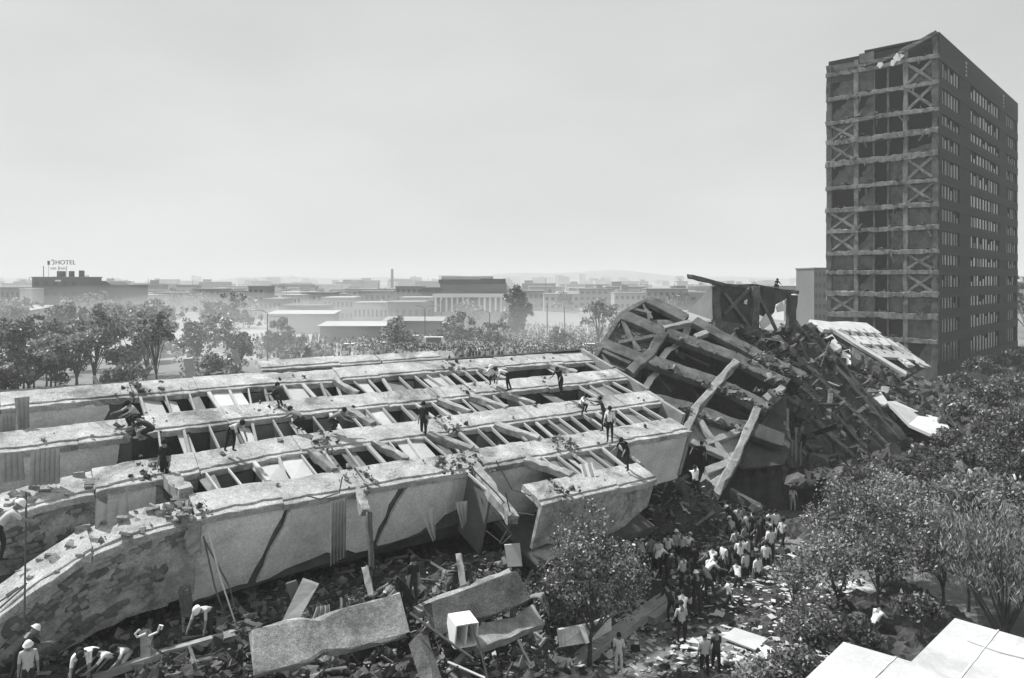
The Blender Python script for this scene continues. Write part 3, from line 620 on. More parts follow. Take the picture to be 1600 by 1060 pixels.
#        R bay, c3, c2, c1, L bay   (from the near corner outwards)
ROWS = ['O O O W W', 'Xh O O W H', 'XO O O H H', 'O O O O X', 'Hb O O O X', 'X W O H H', 'X W O H O', 'W Wt O O X', 'W W O Ho X', 'X W O W W', 'X W O H W', 'W W O W X', 'W O O O W', 'H W W W W']
def gpoly(name, poly, o, m, th=.2):
    mb = MB(); mb.prism([TN + TG * a + UPV * z + NG * o for a, z in poly], NG * -th); return mb.build(name, m, tower)
for r, row in enumerate(ROWS):
    z1 = (FL[r - 1] - .42) if r else 46.2; z0 = FL[r] + .42
    if r == len(ROWS) - 1: z1, z0 = FL[r - 1] - .42, 0
    for c, ty in enumerate(row.split()):
        a0, a1 = CA[c] + (.75 if c == 0 else .3 if c in (1, 4) else .1), CA[c + 1] - (.75 if c == 4 else .3 if c in (0, 3) else .1)
        if r == 0 and c == 4: z1 = 44.9
        h = z1 - z0; w = a1 - a0
        if ty in ('W', 'X'): gpoly('infill_wall', [(a0, z0), (a1, z0), (a1, z1), (a0, z1)], -.18 - R.uniform(0, .08), M['towerwall'])
        elif ty[0] == 'H' or ty in ('Ho', 'Wt', 'Xh'):
            if ty == 'Wt': p = [(a0, z0), (a1, z0)] + jag((a1, z0 + h * .75), (a0, z0 + h * .9), 6, .2)
            elif ty == 'Xh': p = [(a0, z0), (a1, z0), (a1, z1)] + jag((a1 - .2, z1), (a1 - w * .5, z0 + h * .4), 3, .15) + jag((a1 - w * .5, z0 + h * .4), (a0, z1), 4, .15)
            elif ty == 'Hb': p = [(a0, z0), (a1, z0)] + jag((a1, z0 + .4), (a0, z0 + h * .55), 6, .2)
            else: p = [(a0, z0), (a1, z0)] + jag((a1, z0 + h * .25), (a0 + w * R.uniform(.2, .5), z1), 6, .25) + [(a0, z1)]
            gpoly('broken_wall', p, -.18, M['towerwall'])
        if ty[0] == 'X':
            for s in (0, 1):
                p = TN + TG * a0 + UPV * (z0 if s else z1) + NG * (.0 + .03 * s); q = TN + TG * a1 + UPV * (z1 if s else z0) + NG * (.0 + .03 * s)
                mb = MB(); mb.beam(p, q, .38, .3, NG, 6, .03); mb.build('cross_brace', M['towerband'], tower)
        if ty in ('O', 'Ho') and R.random() < .6:      # wrecked partitions and doors left inside
            a = R.uniform(a0 + .2, a1 - .3); bar('partition_stub', TN + TG * a + NG * -1.2 + UPV * z0, TN + TG * (a + R.gauss(0, .25)) + NG * -1.2 + UPV * (z1 - R.uniform(0, .8)), R.uniform(.2, .5), .15, M['tower'], tower, NG)
# torn top storey: parapet pieces, tilted roof edge, white sheet
mb = MB(); mb.beam(TN + UPV * 46.9 + NG * .1 + TG * .2, TN + TG * 4.7 + UPV * 45.2 + NG * .1, .5, .6, UPV, 8, .05); mb.build('roof_edge', M['tower'], tower)
mb = MB(); mb.beam(TN + TG * 4.5 + UPV * 45.0 + NG * .05, TN + TG * 11 + UPV * 44.3 + NG * .05, .4, .5, UPV, 8, .06); mb.build('roof_edge', M['tower'], tower)
gpoly('parapet', [(TW, 42.6), (TW, 45.3), (10.9, 45.2), (10.5, 44.6), (8, 44.4), (8, 42.8)], -.05, M['tower'])
P = []
for z in FL[:-1]:
    for i in range(26): P.append(tuple(TN + TG * R.uniform(.4, TW - .4) + NG * R.uniform(-.7, .25) + UPV * (z + .42 + abs(R.gauss(0, .12)))))
chunks('tower_crumbs', np.array(P), .12 + .6 * NP.uniform(0, 1, len(P)) ** 3, M['chunkd'], 'broken lumps lying on the torn floor edges of the tower')
for i in range(44):
    z = R.choice(FL[:9]); a = R.uniform(.8, TW - .8); p = TN + TG * a + NG * .2 + UPV * (z + .1); bar('hanging_bar', p, p + TG * R.gauss(0, .5) + NG * R.uniform(0, .5) - UPV * R.uniform(.4, 1.6), R.uniform(.06, .25), .06, M['tower'], tower, NG)
for (a, z, s) in ((5.0, 44.4, .6), (5.5, 43.9, .4), (4.5, 44.6, .35), (7.2, 43.9, .45)):
    o = MB(); pts = [TN + TG * (a + s * R.uniform(.35, 1.3) * math.cos(t)) + UPV * (z + s * R.uniform(.4, 1.6) * math.sin(t)) + NG * .2 for t in np.linspace(0, 5.6, 8)]
    tag(o.prism(pts, NG * .12).build('torn_sheet', M['whitecloth']), 'torn white sheet hanging in the top storey of the tower', 'sheet', 'torn sheets at the top of the tower')
for (a, z, w, h) in ((TW - 1.0, 37.6, .9, 1.3), (TW - 1.4, 28.2, .35, 1.5), (TW - .8, 28.0, .3, 1.2), (10.2, 12.8, .6, .7), (9.6, 12.6, .3, 1.0)):
    tag(MB().box(TN + TG * a + UPV * z + NG * -.5, TG * (w / 2), NG * .03, UPV * (h / 2), .06).build('curtain', M['whitecloth']), 'white curtain showing in a broken opening of the tower end wall', 'curtain', 'curtains in the tower end wall')
# side: spandrels, piers and every pane
def sbox(name, a0, a1, z0, z1, o0, o1, m, parent=None):
    c = TN + TS * ((a0 + a1) / 2) + NS * ((o0 + o1) / 2) + UPV * ((z0 + z1) / 2)
    return place(name, unit_for(m, 0), parent or tower, box_m(c, TS * (a1 - a0), NS * (o1 - o0), UPV * (z1 - z0)))
GR = [(1.9, 11.3, 6), (18.2, 38.8, 10), (45.0, 53.9, 5)]
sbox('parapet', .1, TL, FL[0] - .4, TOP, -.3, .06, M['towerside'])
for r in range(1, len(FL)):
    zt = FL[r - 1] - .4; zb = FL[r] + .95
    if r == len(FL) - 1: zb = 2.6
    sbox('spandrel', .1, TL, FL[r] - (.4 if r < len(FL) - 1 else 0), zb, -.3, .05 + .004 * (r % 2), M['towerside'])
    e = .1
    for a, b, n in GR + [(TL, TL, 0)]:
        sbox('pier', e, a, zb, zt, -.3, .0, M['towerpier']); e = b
        for j in range(n):
            w = (b - a) / n; has_blind = R.random() < ((.8 if a < 12 else .45) if r % 3 else .3); low = r > 10  # panes picked at random for the pale blind colour
            pn = sbox('window_pane', a + j * w + .09, a + (j + 1) * w - .09, zb + .06, zt - .06 - (R.uniform(.2, 1.0) if R.random() < .25 else 0), -.24, -.2, M['curtain' if has_blind and not low else 'glass'])
            if j: sbox('window_mullion', a + j * w - .09, a + j * w + .09, zb, zt, -.22, -.08 - .02 * (j % 2), M['darkframe'])
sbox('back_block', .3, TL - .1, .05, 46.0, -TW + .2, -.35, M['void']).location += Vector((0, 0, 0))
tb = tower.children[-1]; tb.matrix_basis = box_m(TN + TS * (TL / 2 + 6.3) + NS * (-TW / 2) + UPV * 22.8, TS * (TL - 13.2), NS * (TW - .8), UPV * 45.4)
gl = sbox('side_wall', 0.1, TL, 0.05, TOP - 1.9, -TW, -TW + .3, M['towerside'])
place('far_end_wall', unit_for(M['towerside'], 0), tower, box_m(TN + TS * (TL + .0) + TG * (TW / 2) + UPV * 23.4, TS * .3, TG * (TW - .1), UPV * 46.8))
for a in (14.5, 41.5):
    for z in (46.0, 45.4, 44.8, 44.2): sbox('vent', a, a + .9, z - .2, z + .15, .05, .1, M['broken'])

# ------------------------------------------------------------------ background city
def far_building(px0, px1, ytop, d, depth, m, label, name='far_building', group=None, rows=0, cols=0, cat='building', yaw=0.0, base=0.0):
    x0, x1 = (px0 - PX) / F * d, (px1 - PX) / F * d; zt = CAMH - (ytop - PY) / F * d; w = x1 - x0
    t = thing(name, ((x0 + x1) / 2, d, 0), label, cat, group)
    place('wall', unit_for(m, 0), t, box_m(Vector(((x0 + x1) / 2, d + depth / 2, zt / 2)), Vector((w, 0, 0)), Vector((0, depth, 0)), Vector((0, 0, zt))))
    r = place('roof', unit_for(m, 0), t, box_m(Vector(((x0 + x1) / 2, d + depth / 2, zt + .12)), Vector((w + .5, 0, 0)), Vector((0, depth + .5, 0)), Vector((0, 0, .3))))
    for i in range(rows):
        for j in range(cols):
            z = zt * (i + .62) / (rows + .2); x = x0 + w * (j + .5) / cols
            place('window', unit_for(M['farwin'], 0), t, box_m(Vector((x, d - .02, z)), Vector((w / cols * .5, 0, 0)), Vector((0, .12, 0)), Vector((0, 0, zt / (rows + .2) * .42))))
    return t
# hotel with roof sign
hot = far_building(50, 123, 434, 250, 14, M['b1'], 'dark hotel block with lettering and tanks on its roof', 'hotel_building', rows=4, cols=5)
for a, b, y in ((74, 84, 425), (93, 98, 425), (109, 114, 423)):
    x0, x1 = (a - PX) / F * 250, (b - PX) / F * 250
    o = MB().box(((x0 + x1) / 2, 256, 15.8), ((x1 - x0) / 2, 0, 0), (0, .8, 0), (0, 0, (437 - y) / F * 250 / 2 - .2)).build('roof_tank', M['darkwall'], hot)
MB().box(((91 - PX) / F * 250, 249.9, 13.6), (1.0, 0, 0), (0, .05, 0), (0, 0, .3)).build('white_sign_panel', M['white'], hot)  # plain white panel, gives no light
MB().beam(U(68, 434, 251), U(68, 416, 251), .2, .2).build('mast', M['metal'], hot)
sign = thing('roof_sign', U(90, 430, 251), 'open framed letters reading HOTEL above the dark hotel roof', 'sign')
def text3d(s, p, size, m, parent, name='letters'):
    cu = bpy.data.curves.new(name, 'FONT'); cu.body = s; cu.size = size; cu.extrude = .08; cu.align_x = 'LEFT'; cu.space_character = 1.05
    tmp = bpy.data.objects.new('tmp', cu); COL.objects.link(tmp); dg = bpy.context.evaluated_depsgraph_get(); me = bpy.data.meshes.new_from_object(tmp.evaluated_get(dg))
    bpy.data.objects.remove(tmp); me.materials.clear(); me.materials.append(m)
    return place(name, me, parent, Matrix.Translation(p) @ Matrix.Rotation(math.radians(90), 4, 'X'))
text3d('HOTEL', U(86.3, 413.5, 250.5), 2.15, M['darkwall'], sign)
MB().box(U(76, 411, 250.6), (.36, 0, 0), (0, .1, 0), (0, 0, .7)).build('sign_emblem', M['darkwall'], sign)
mb = MB(); mb.tube([U(80, 408, 250.6), U(82.5, 406, 250.6), U(84.5, 408, 250.6), U(84, 413, 250.6), U(82, 414, 250.6)], .16, .16); mb.build('sign_emblem', M['b2'], sign)
for i in range(13):
    if i == 5: continue
    a = 79.5 + i * 2.0; MB().beam(U(a, 421.5, 250.6), U(a + R.uniform(-.5, .5), 418, 250.6), .2, .1, (0, 1, 0)).build('sign_letter_stroke', M['b3'], sign)
for a in (76, 92, 104): MB().beam(U(a, 434, 251), U(a, 415, 251), .12, .12).build('sign_post', M['b3'], sign)
# sheds
shed = far_building(123, 192, 447, 262, 18, M['b1'], 'dark warehouse with an arched roof beside the hotel', 'warehouse', rows=1, cols=6)
mb = MB(); n = 12
arc = [U(146 + 30 * i / n, 447 - 8 * math.sin(math.pi * min(1, (i / n) * 1.05)) ** .8, 264) for i in range(n + 1)]
mb.prism(arc, Vector((0, 12, 0))); mb.build('arched_roof', M['b1'], shed)
far_building(0, 47, 450, 290, 10, M['b2'], 'grey low block left of the dark hotel', rows=2, cols=6)
far_building(31, 50, 452, 240, 6, M['b4'], 'narrow white house against the dark hotel', rows=0)
# columned hall with set-back storeys
hall = far_building(678, 786, 461, 222, 16, M['b2'], 'pale hall with a row of white columns and stacked upper storeys', 'columned_hall')
x0, x1 = (678 - PX) / F * 222, (786 - PX) / F * 222
place('recess', unit_for(M['farwin'], 0), hall, box_m(Vector(((x0 + x1) / 2, 221.9, 6.4)), Vector((x1 - x0 - 1, 0, 0)), Vector((0, .3, 0)), Vector((0, 0, 4.2))))
for i in range(13):
    if i == 7: continue
    x = x0 + .6 + (x1 - x0 - 1.2) * i / 12
    place('column', unit_for(M['b4'], 0), hall, box_m(Vector((x, 221.4, 6.4)), Vector((.62, 0, 0)), Vector((0, .7, 0)), Vector((0, 0, 4.3))))
place('cornice', unit_for(M['b4'], 0), hall, box_m(Vector(((x0 + x1) / 2, 221.5, 9.1)), Vector((x1 - x0 + .6, 0, 0)), Vector((0, 1.6, 0)), Vector((0, 0, 1.0))))
for a, b, y0, y1, m in ((690, 792, 462, 443, 'b2'), (688, 768, 443, 437, 'b1'), (692, 770, 437, 432, 'b3'), (662, 690, 462, 449, 'b1'), (752, 790, 443, 436, 'b1')):
    c = U((a + b) / 2, (y0 + y1) / 2, 232); place('upper_storey', unit_for(M[m], 0), hall, box_m(c, Vector(((b - a) / F * 232, 0, 0)), Vector((0, 9 + .3 * y1 % 3, 0)), Vector((0, 0, (y0 - y1) / F * 232))))
# rows of low houses
def px_side(a): return a < 880
for i, (a, b, y, d, m, rw, cl) in enumerate(((412, 440, 468, 230, 'b2', 2, 4), (436, 505, 479, 205, 'b1', 1, 8), (505, 552, 466, 240, 'b3', 2, 7), (552, 606, 474, 232, 'b3', 1, 8), (606, 676, 473, 226, 'b2', 1, 7),
    (625, 672, 466, 246, 'b3', 1, 6), (388, 412, 448, 260, 'b2', 4, 3), (440, 470, 462, 280, 'b3', 2, 5), (470, 520, 458, 300, 'b2', 2, 6), (560, 612, 456, 300, 'b2', 2, 6), (618, 660, 448, 320, 'b2', 3, 5), (300, 345, 452, 330, 'b2', 3, 5), (345, 390, 456, 300, 'b1', 2, 5),
    (205, 240, 462, 300, 'b3', 2, 4), (240, 300, 458, 320, 'b2', 2, 6), (800, 850, 455, 330, 'b2', 2, 6), (850, 905, 460, 320, 'b3', 2, 6), (905, 960, 452, 360, 'b2', 3, 6), (960, 1010, 458, 330, 'b3', 2, 6), (1010, 1075, 452, 340, 'b2', 2, 7), (1075, 1140, 448, 380, 'b3', 2, 7), (1200, 1270, 448, 330, 'b2', 3, 8), (1225, 1290, 462, 250, 'b3', 2, 7))):
    far_building(a, b, y, d, 12, M[m], '%s %s-storey flat-roofed house %s' % ({'b1': 'dark', 'b2': 'mid grey', 'b3': 'pale'}[m], ('one', 'two', 'three', 'four')[rw - 1], 'facing the crowded street' if d < 250 else 'in the rows behind the street' if px_side(a) else 'beyond the crest of the toppled block'), 'low_house', 'low houses behind the crowd', rw, cl, 'house')
far_building(1272, 1291, 420, 190, 12, M['b1'], 'dark square tower block just behind the standing apartment tower', 'tower_block', rows=6, cols=3)
for (a, b, y, d, lb) in ((0, 40, 488, 165, 'low shed with pale flat roof behind the broad dark tree'), (18, 60, 484, 180, 'low shed with pale flat roof below the narrow white house'), (500, 600, 511, 165, 'long low shed with pale roof right behind the crowd'), (600, 690, 503, 174, 'long low shed with pale roof touching the columned hall'), (420, 520, 492, 190, 'long low shed with pale roof behind the first street lamp')):
    t = far_building(a, b, y, d, 7, M['b2'], lb, 'market_shed', 'pale roofed sheds near the crowd', 0, 0, 'shed')
    c = U((a + b) / 2, y, d); place('roof_sheet', unit_for(M['b3'], 0), t, box_m(c + Vector((0, 3.5, .5)), Vector(((b - a) / F * d + 1, 0, 0)), Vector((0, 8.5, 1.2)), Vector((0, 0, .12))))
# a big vaulted awning at the left
mb = MB(); n = 10; pts = [U(162 + 52 * i / n, 524 - 12 * math.sin(math.pi * i / n) ** .7, 140) for i in range(n + 1)]
mb.prism(pts, Vector((0, 14, 1.5))); aw = mb.build('vaulted_awning', M['white']); tag(aw, 'white vaulted roof showing between the trees', 'roof')
for a in (166, 188, 210): MB().beam(Vector(((a - PX) / F * 141, 141, 0)), U(a, 522, 141), .3, .3).build('post', M['metal'], aw)
rr = random.Random(5)
def skyline(n, d0, d1, h0, h1, a0, a1):
    for i in range(n):
        d = rr.uniform(d0, d1); px = rr.uniform(a0, a1); w = rr.uniform(10, 34) ; h = rr.uniform(h0, h1) if rr.random() < .85 else rr.uniform(h1, h1 * 1.35)
        x = (px - PX) / F * d
        t = thing('city_building', (x, d, 0), 'hazy flat-roofed building in the far city', 'building', 'buildings of the far city')
        m = M[rr.choice(('b1', 'b2', 'b2', 'b3', 'b3', 'b4'))]
        place('wall', unit_for(m, 0), t, box_m(Vector((x, d + 6, h / 2)), Vector((w, 0, 0)), Vector((0, 12, 0)), Vector((0, 0, h))))
        place('roof', unit_for(M[rr.choice(('b2', 'b3', 'b4'))], 0), t, box_m(Vector((x, d + 6, h + .2)), Vector((w + .6, 0, 0)), Vector((0, 12.6, 0)), Vector((0, 0, .5))))
        if rr.random() < .35: place('roof_hut', unit_for(m, 0), t, box_m(Vector((x + rr.uniform(-.3, .3) * w, d + 5, h + 1.6)), Vector((w * .25, 0, 0)), Vector((0, 4, 0)), Vector((0, 0, 2.6))))
        if d < 800 and rr.random() < .4: place('aerial', unit_for(M['metal'], 0), t, box_m(Vector((x + rr.uniform(-.4, .4) * w, d + 4, h + 2)), Vector((.25, 0, 0)), Vector((0, .25, 0)), Vector((0, 0, rr.uniform(3, 6)))))
        if d < 560:
            k = max(2, int(w / 4))
            for j in range(k): place('window', unit_for(M['farwin'], 0), t, box_m(Vector((x - w / 2 + w * (j + .5) / k, d - .02, h * .66)), Vector((w / k * .5, 0, 0)), Vector((0, .2, 0)), Vector((0, 0, 1.4))))
skyline(70, 340, 620, 4, 8, 0, 1300); skyline(90, 620, 1300, 5, 12, -20, 1320); skyline(80, 1300, 2500, 8, 20, -20, 1320); skyline(8, 300, 700, 8, 12, 1560, 1640)
MB().tube([Vector(((612 - PX) / F * 700, 700, 0)), Vector(((612 - PX) / F * 700, 700, 22))], 1.4, 1.1, 10)
tag(MB().tube([Vector((-114, 700, 0)), Vector((-114, 700, 24))], 1.6, 1.2, 10).build('chimney', M['b2']), 'thin factory chimney on the skyline left of the columned hall', 'chimney')

# ------------------------------------------------------------------ lamp posts, poles, cars, crowd
def lamp(px, ytop, d, arms, label, group):
    b = Vector(((px - PX) / F * d, d, 0)); zt = CAMH - (ytop - PY) / F * d
    t = thing('street_lamp', b, label, 'street lamp', group)
    MB().tube([b, b + Vector((0, 0, zt))], .14, .08, 8).build('pole', M['metal'], t)
    for s in arms:
        MB().tube([b + Vector((0, 0, zt)), b + Vector((s * .9, 0, zt + .5)), b + Vector((s * 2.0, 0, zt + .55))], .06, .05).build('arm', M['metal'], t)
        MB().box(b + Vector((s * 2.4, 0, zt + .52)), (.5, 0, 0), (0, .16, 0), (0, 0, .09), .02).build('lamp_head', M['b4'], t)
for a in ((418, 490, 118, (-1,)), (449, 500, 120, (-1,)), (664, 482, 150, (-1, 1)), (765, 490, 150, (-1, 1)), (232, 492, 108, (-1,))):
    lamp(*a, 'tall street lamp rising from the crowded street', 'street lamps along the crowded street')
for px, y, d in ((855, 472, 165), (882, 480, 168), (690, 470, 190)):
    b = Vector(((px - PX) / F * d, d, 0)); tag(MB().tube([b, b + Vector((0, 0, CAMH - (y - PY) / F * d))], .16, .1).build('utility_pole', M['metal']), 'bare utility pole in the dusty street', 'pole', 'bare poles in the street')
def car(loc, yaw, m, L=4.4, hgt=1.45, label='pale car parked among the distant crowd', name='parked_car', cat='car', group='cars parked in the crowded street'):
    t = thing(name, loc, label, cat, group); t.rotation_euler = (0, 0, yaw); Wd = 1.75
    def loc_(o): o.parent = t; o.matrix_parent_inverse = Matrix.Identity(4); return o
    prof = [(-L/2, .35), (L/2, .35), (L/2, .75), (L/2 - .9, .9), (L/2 - 1.5, hgt), (-L/2 + .9, hgt), (-L/2 + .15, .9), (-L/2, .8)]
    mb = MB(); mb.prism([Vector((x, -Wd/2, z)) for x, z in prof], Vector((0, Wd, 0))); loc_(mb.build('body', m, t))
    for s in (-1, 1):
        mb = MB(); mb.box((-.25, s * (Wd/2 + .005), (hgt + .95) / 2), (L * .24, 0, 0), (0, .01, 0), (0, 0, (hgt - 1.0) / 2)); loc_(mb.build('side_window', M['farwin'], t))
        for x in (-L * .31, L * .31):
            mb = MB(); mb.tube([Vector((x, s * Wd/2 - .12, .32)), Vector((x, s * Wd/2 + .06, .32))], .32, .32, 12); loc_(mb.build('wheel', M['clK'], t))
for px, py, yw, m, L, h in ((548, 548, .1, 'white', 4.3, 1.4), (572, 551, -.1, 'panel', 4.4, 1.4), (603, 546, .05, 'white', 4.2, 1.45), (835, 552, .1, 'white', 4.5, 1.4), (862, 548, -.2, 'panel', 4.3, 1.4), (925, 548, .1, 'white', 4.4, 1.4), (760, 556, .2, 'panel', 4.3, 1.4)):
    car(G(px, py), yw, M[m], L, h)
for px, py, yw in ((680, 546, .05), (642, 543, .1)):
    car(G(px, py), yw, M['white'], 6.2, 2.5, 'long white van standing among the distant crowd', 'parked_van', 'van', 'vans in the crowded street')
def crowd(name, n, px0, px1, y0, y1, label):
    px = NP.uniform(px0, px1, n); py = y0 + (y1 - y0) * NP.uniform(0, 1, n) ** .8; Y = F * CAMH / (py - PY); X = (px - PX) / F * Y
    h = NP.normal(1.66, .08, n); V = []; Fc = []; mi = []
    q = np.array([(0, 1, 3, 2), (4, 6, 7, 5), (0, 4, 5, 1), (2, 3, 7, 6), (0, 2, 6, 4), (1, 5, 7, 3)]); base = np.array([[x, y, z] for x in (-.5, .5) for y in (-.5, .5) for z in (0, 1)])
    k = 0
    for z0, z1, wx, wy, mm in ((0, .48, .3, .22, (1, 3)), (.48, .83, .42, .26, (0, 1, 2, 3, 0)), (.86, 1., .18, .2, (3, 3, 2))):
        v = base[None] * np.stack([np.full(n, wx), np.full(n, wy), h * (z1 - z0)], -1)[:, None] + np.stack([X, Y, h * z0], -1)[:, None]
        V.append(v.reshape(-1, 3)); Fc.append((np.arange(n)[:, None, None] * 8 + q[None] + k).reshape(-1, 4)); k += n * 8
        mi.append(np.repeat(NP.choice(mm, n), 6))
    me = mesh_from(name, np.concatenate(V).tolist(), np.concatenate(Fc).tolist(), [M['clW'], M['clL'], M['clM'], M['clD']], mi=np.concatenate(mi).tolist())
    return tag(place(name, me), label, 'crowd', kind='stuff')
crowd('distant_crowd', 3400, 560, 990, 512, 562, 'dense far-off crowd filling the street beyond the fallen block')
crowd('distant_crowd', 300, 400, 560, 530, 562, 'thin far-off crowd by the trees behind the fallen block')

# ------------------------------------------------------------------ trees
def leaves(name, cl, per, size, m, parent, flat=.5, spread=.42, droop=0.0):
    """leaf faces gathered in clumps"""
    n = len(cl) * per; C = np.repeat(np.array([[c[0], c[1], c[2]] for c in cl]), per, 0); S = np.repeat(np.array([c[3] for c in cl]), per)
    d = NP.normal(0, 1, (n, 3)); d /= np.linalg.norm(d, axis=1)[:, None]; r = NP.uniform(0, 1, n) ** .45
    P = C + d * (r * S)[:, None] * np.array([1, 1, .8])
    nrm = NP.normal(0, 1, (n, 3)) * np.array([1, 1, .8]) + np.array([0, 0, flat]); nrm /= np.linalg.norm(nrm, axis=1)[:, None]
    a = np.cross(nrm, NP.normal(0, 1, (n, 3))); 
    if droop: a = a * (1 - droop) + np.array([0, 0, -1]) * droop * np.linalg.norm(a, axis=1)[:, None]
    a /= np.linalg.norm(a, axis=1)[:, None]; b = np.cross(nrm, a); b /= np.linalg.norm(b, axis=1)[:, None]
    s = size * NP.uniform(.6, 1.4, n)[:, None]; a = a * s; b = b * s * (.5 if not droop else .3); nz = nrm * s * .15
    if droop: a = a * 1.5
    V = np.stack([P - a, P + b + nz, P + a, P - b + nz], 1).reshape(-1, 3); f = np.arange(n * 4).reshape(n, 4)
    me = bpy.data.meshes.new(name); me.vertices.add(n * 4); me.vertices.foreach_set('co', V.ravel()); me.loops.add(n * 4); me.loops.foreach_set('vertex_index', f.ravel().astype(np.int32))
    me.polygons.add(n); me.polygons.foreach_set('loop_start', (np.arange(n) * 4).astype(np.int32)); me.polygons.foreach_set('loop_total', np.full(n, 4, np.int32)); me.update(); me.validate()
    me.materials.append(m); return place(name, me, parent)
def tree(base, blobs, ncl, per, size, m, label, group=None, name='tree', trunk=.16, csize=.45, droop=0.0, lean=0.0, fork=.35):
    """blobs: (x, y, z, rx, rz) in world space; a limb reaches every blob"""
    base = Vector(base); t = thing(name, base, label, 'shrub' if name == 'shrub' else 'tree', group); cl = []
    tot = sum(b[3] ** 2 * b[4] for b in blobs)
    mb = MB(); zc = min(b[2] - b[4] * .5 for b in blobs); mid = base + Vector((lean, 0, max(.3, (zc - base.z) * fork)))
    cxy = Vector((sum(b[0] for b in blobs) / len(blobs), sum(b[1] for b in blobs) / len(blobs), zc)); crotch = mid.lerp(cxy, .45)
    mb.tube([base - Vector((0, 0, .1)), base.lerp(mid, .5) + Vector((R.uniform(-.1, .1), 0, 0)), mid, crotch], trunk, trunk * .6, 7)
    for b in blobs:
        bc = Vector((b[0], b[1], b[2]))
        for k in range(2 if b[3] > 1 else 1):
            e = bc + Vector((R.uniform(-.5, .5) * b[3], R.uniform(-.5, .5) * b[3], R.uniform(-.1, .7) * b[4]))
            s = mid.lerp(crotch, R.random()); w = s.lerp(e, .5) + Vector((R.uniform(-.15, .15), R.uniform(-.15, .15), .1)) * b[3]
            mb.tube([s, w, e], trunk * .42, trunk * .1, 5)
        k = max(3, int(ncl * b[3] ** 2 * b[4] / tot))
        for i in range(k):
            u = NP.normal(0, 1, 3); u /= np.linalg.norm(u); q = R.random() ** .42
            cl.append((b[0] + u[0] * q * b[3], b[1] + u[1] * q * b[3], b[2] + u[2] * q * b[4], csize * R.uniform(.6, 1.3)))
    mb.build('trunk', M['bark'], t); leaves('crown', cl, per, size, m, t, droop=droop); return t
def blobset(px, py, d, rpx, n=5, flat=.8, seed=0):
    """crown made of n uneven lobes round a middle at photograph column px, row py, distance d"""
    rg = random.Random(seed); c = U(px, py, d); r = rpx / F * d; out = []
    for i in range(n):
        a = 2 * math.pi * i / n + rg.uniform(-.4, .4); q = rg.uniform(.4, .75) * r
        out.append((c.x + math.cos(a) * q, c.y + math.sin(a) * q, c.z + rg.uniform(-.45, .45) * r * flat, r * rg.uniform(.42, .62), r * rg.uniform(.36, .55) * flat))
    out.append((c.x, c.y, c.z + r * .35 * flat, r * .55, r * .5 * flat)); return out
# left background
for i, (px, py, d, r, m, ncl, lb) in enumerate(((45, 560, 92, 70, 'leaf', 150, 'broad dark tree behind the fallen block beside the white shed roofs'), (120, 545, 96, 55, 'leaf', 110, 'dark tree between the broad dark tree and the round pale shrub'),
    (85, 505, 165, 45, 'leafh', 90, 'pale feathery tree right in front of the dark hotel'), (155, 490, 175, 42, 'leafh', 80, 'pale feathery tree in front of the arched warehouse'),
    (240, 505, 140, 46, 'leaf', 80, 'airy tree with a thin trunk right of the vaulted white roof'), (310, 530, 112, 48, 'leaf', 100, 'mid grey tree behind the plank standing on the fallen block'), (350, 500, 150, 55, 'leaf', 90, 'wide hazy tree left of the first street lamp'),
    (375, 545, 104, 32, 'leaf', 60, 'small dark tree close behind the far edge of the fallen block'), (440, 525, 125, 34, 'leaf', 60, 'small hazy tree between two street lamps'), (620, 518, 150, 30, 'leafl', 50, 'small hazy tree left of the double armed street lamp'), (720, 515, 158, 36, 'leaf', 70, 'spreading tree in front of the columned hall'),
    (770, 525, 150, 26, 'leaf', 40, 'little tree at the foot of the columned hall'), (935, 490, 150, 34, 'leafl', 60, 'hazy round tree beyond the crest of the toppled block'), (870, 530, 148, 20, 'leaf', 30, 'small shrub-like tree standing inside the crowd'), (1000, 520, 120, 22, 'leafd', 30, 'small dark tree just behind the gable of the toppled block'),
    (1605, 470, 175, 60, 'leafd', 120, 'dark tree behind the far corner of the standing tower'))):
    c = U(px, py, d); tree((c.x, c.y, 0), blobset(px, py, d, r, 6, 1.0, i), ncl, 32, .24 if d < 120 else .34, M[m], lb, 'trees beyond the fallen block', trunk=.22, csize=.8)
c = U(808, 480, 178); tree((c.x, c.y, 0), [(c.x + R.uniform(-1.5, 1.5), c.y, z, 3.2 - abs(z - 6) * .18, 2.2) for z in (2.5, 4.5, 6.5, 8.5, 10.3)], 130, 40, .4, M['leafd'], 'tall dark tree standing right beside the columned hall', 'trees beyond the fallen block', csize=.9)
c = U(200, 580, 90); tree((c.x, c.y, 0), blobset(200, 585, 90, 38, 6, .7, 91), 90, 40, .22, M['leafl'], 'round pale shrub behind the left part of the fallen block', name='shrub', csize=.6)
c = U(20, 600, 84); tree((c.x, c.y, 0), blobset(10, 595, 84, 40, 5, .7, 92), 70, 40, .24, M['leafd'], 'low dark shrub under the broad dark tree', name='shrub', csize=.6)
rg = random.Random(21)
for i in range(26):
    d = rg.uniform(84, 135); px = rg.choice((rg.uniform(-10, 480), rg.uniform(-10, 240))); r = rg.uniform(22, 46) * 100 / d; h = rg.uniform(2.5, 5.5) if px > 330 else rg.uniform(3, 8.5); py = PY + (CAMH - h) / d * F
    k = rg.choice(('leaf', 'leafl', 'leafl')); c = U(px, py, d)
    tree((c.x, c.y, 0), blobset(px, py, d, r, 5, .8, 500 + i), 55, 36, .26, M['leafh' if k == 'leafl' else k], {'leaf': 'mid grey', 'leafl': 'pale', 'leafd': 'dark'}[k] + ' bushy tree of the park strip close behind the fallen block', 'bushy trees of the park strip', trunk=.14, csize=.75)
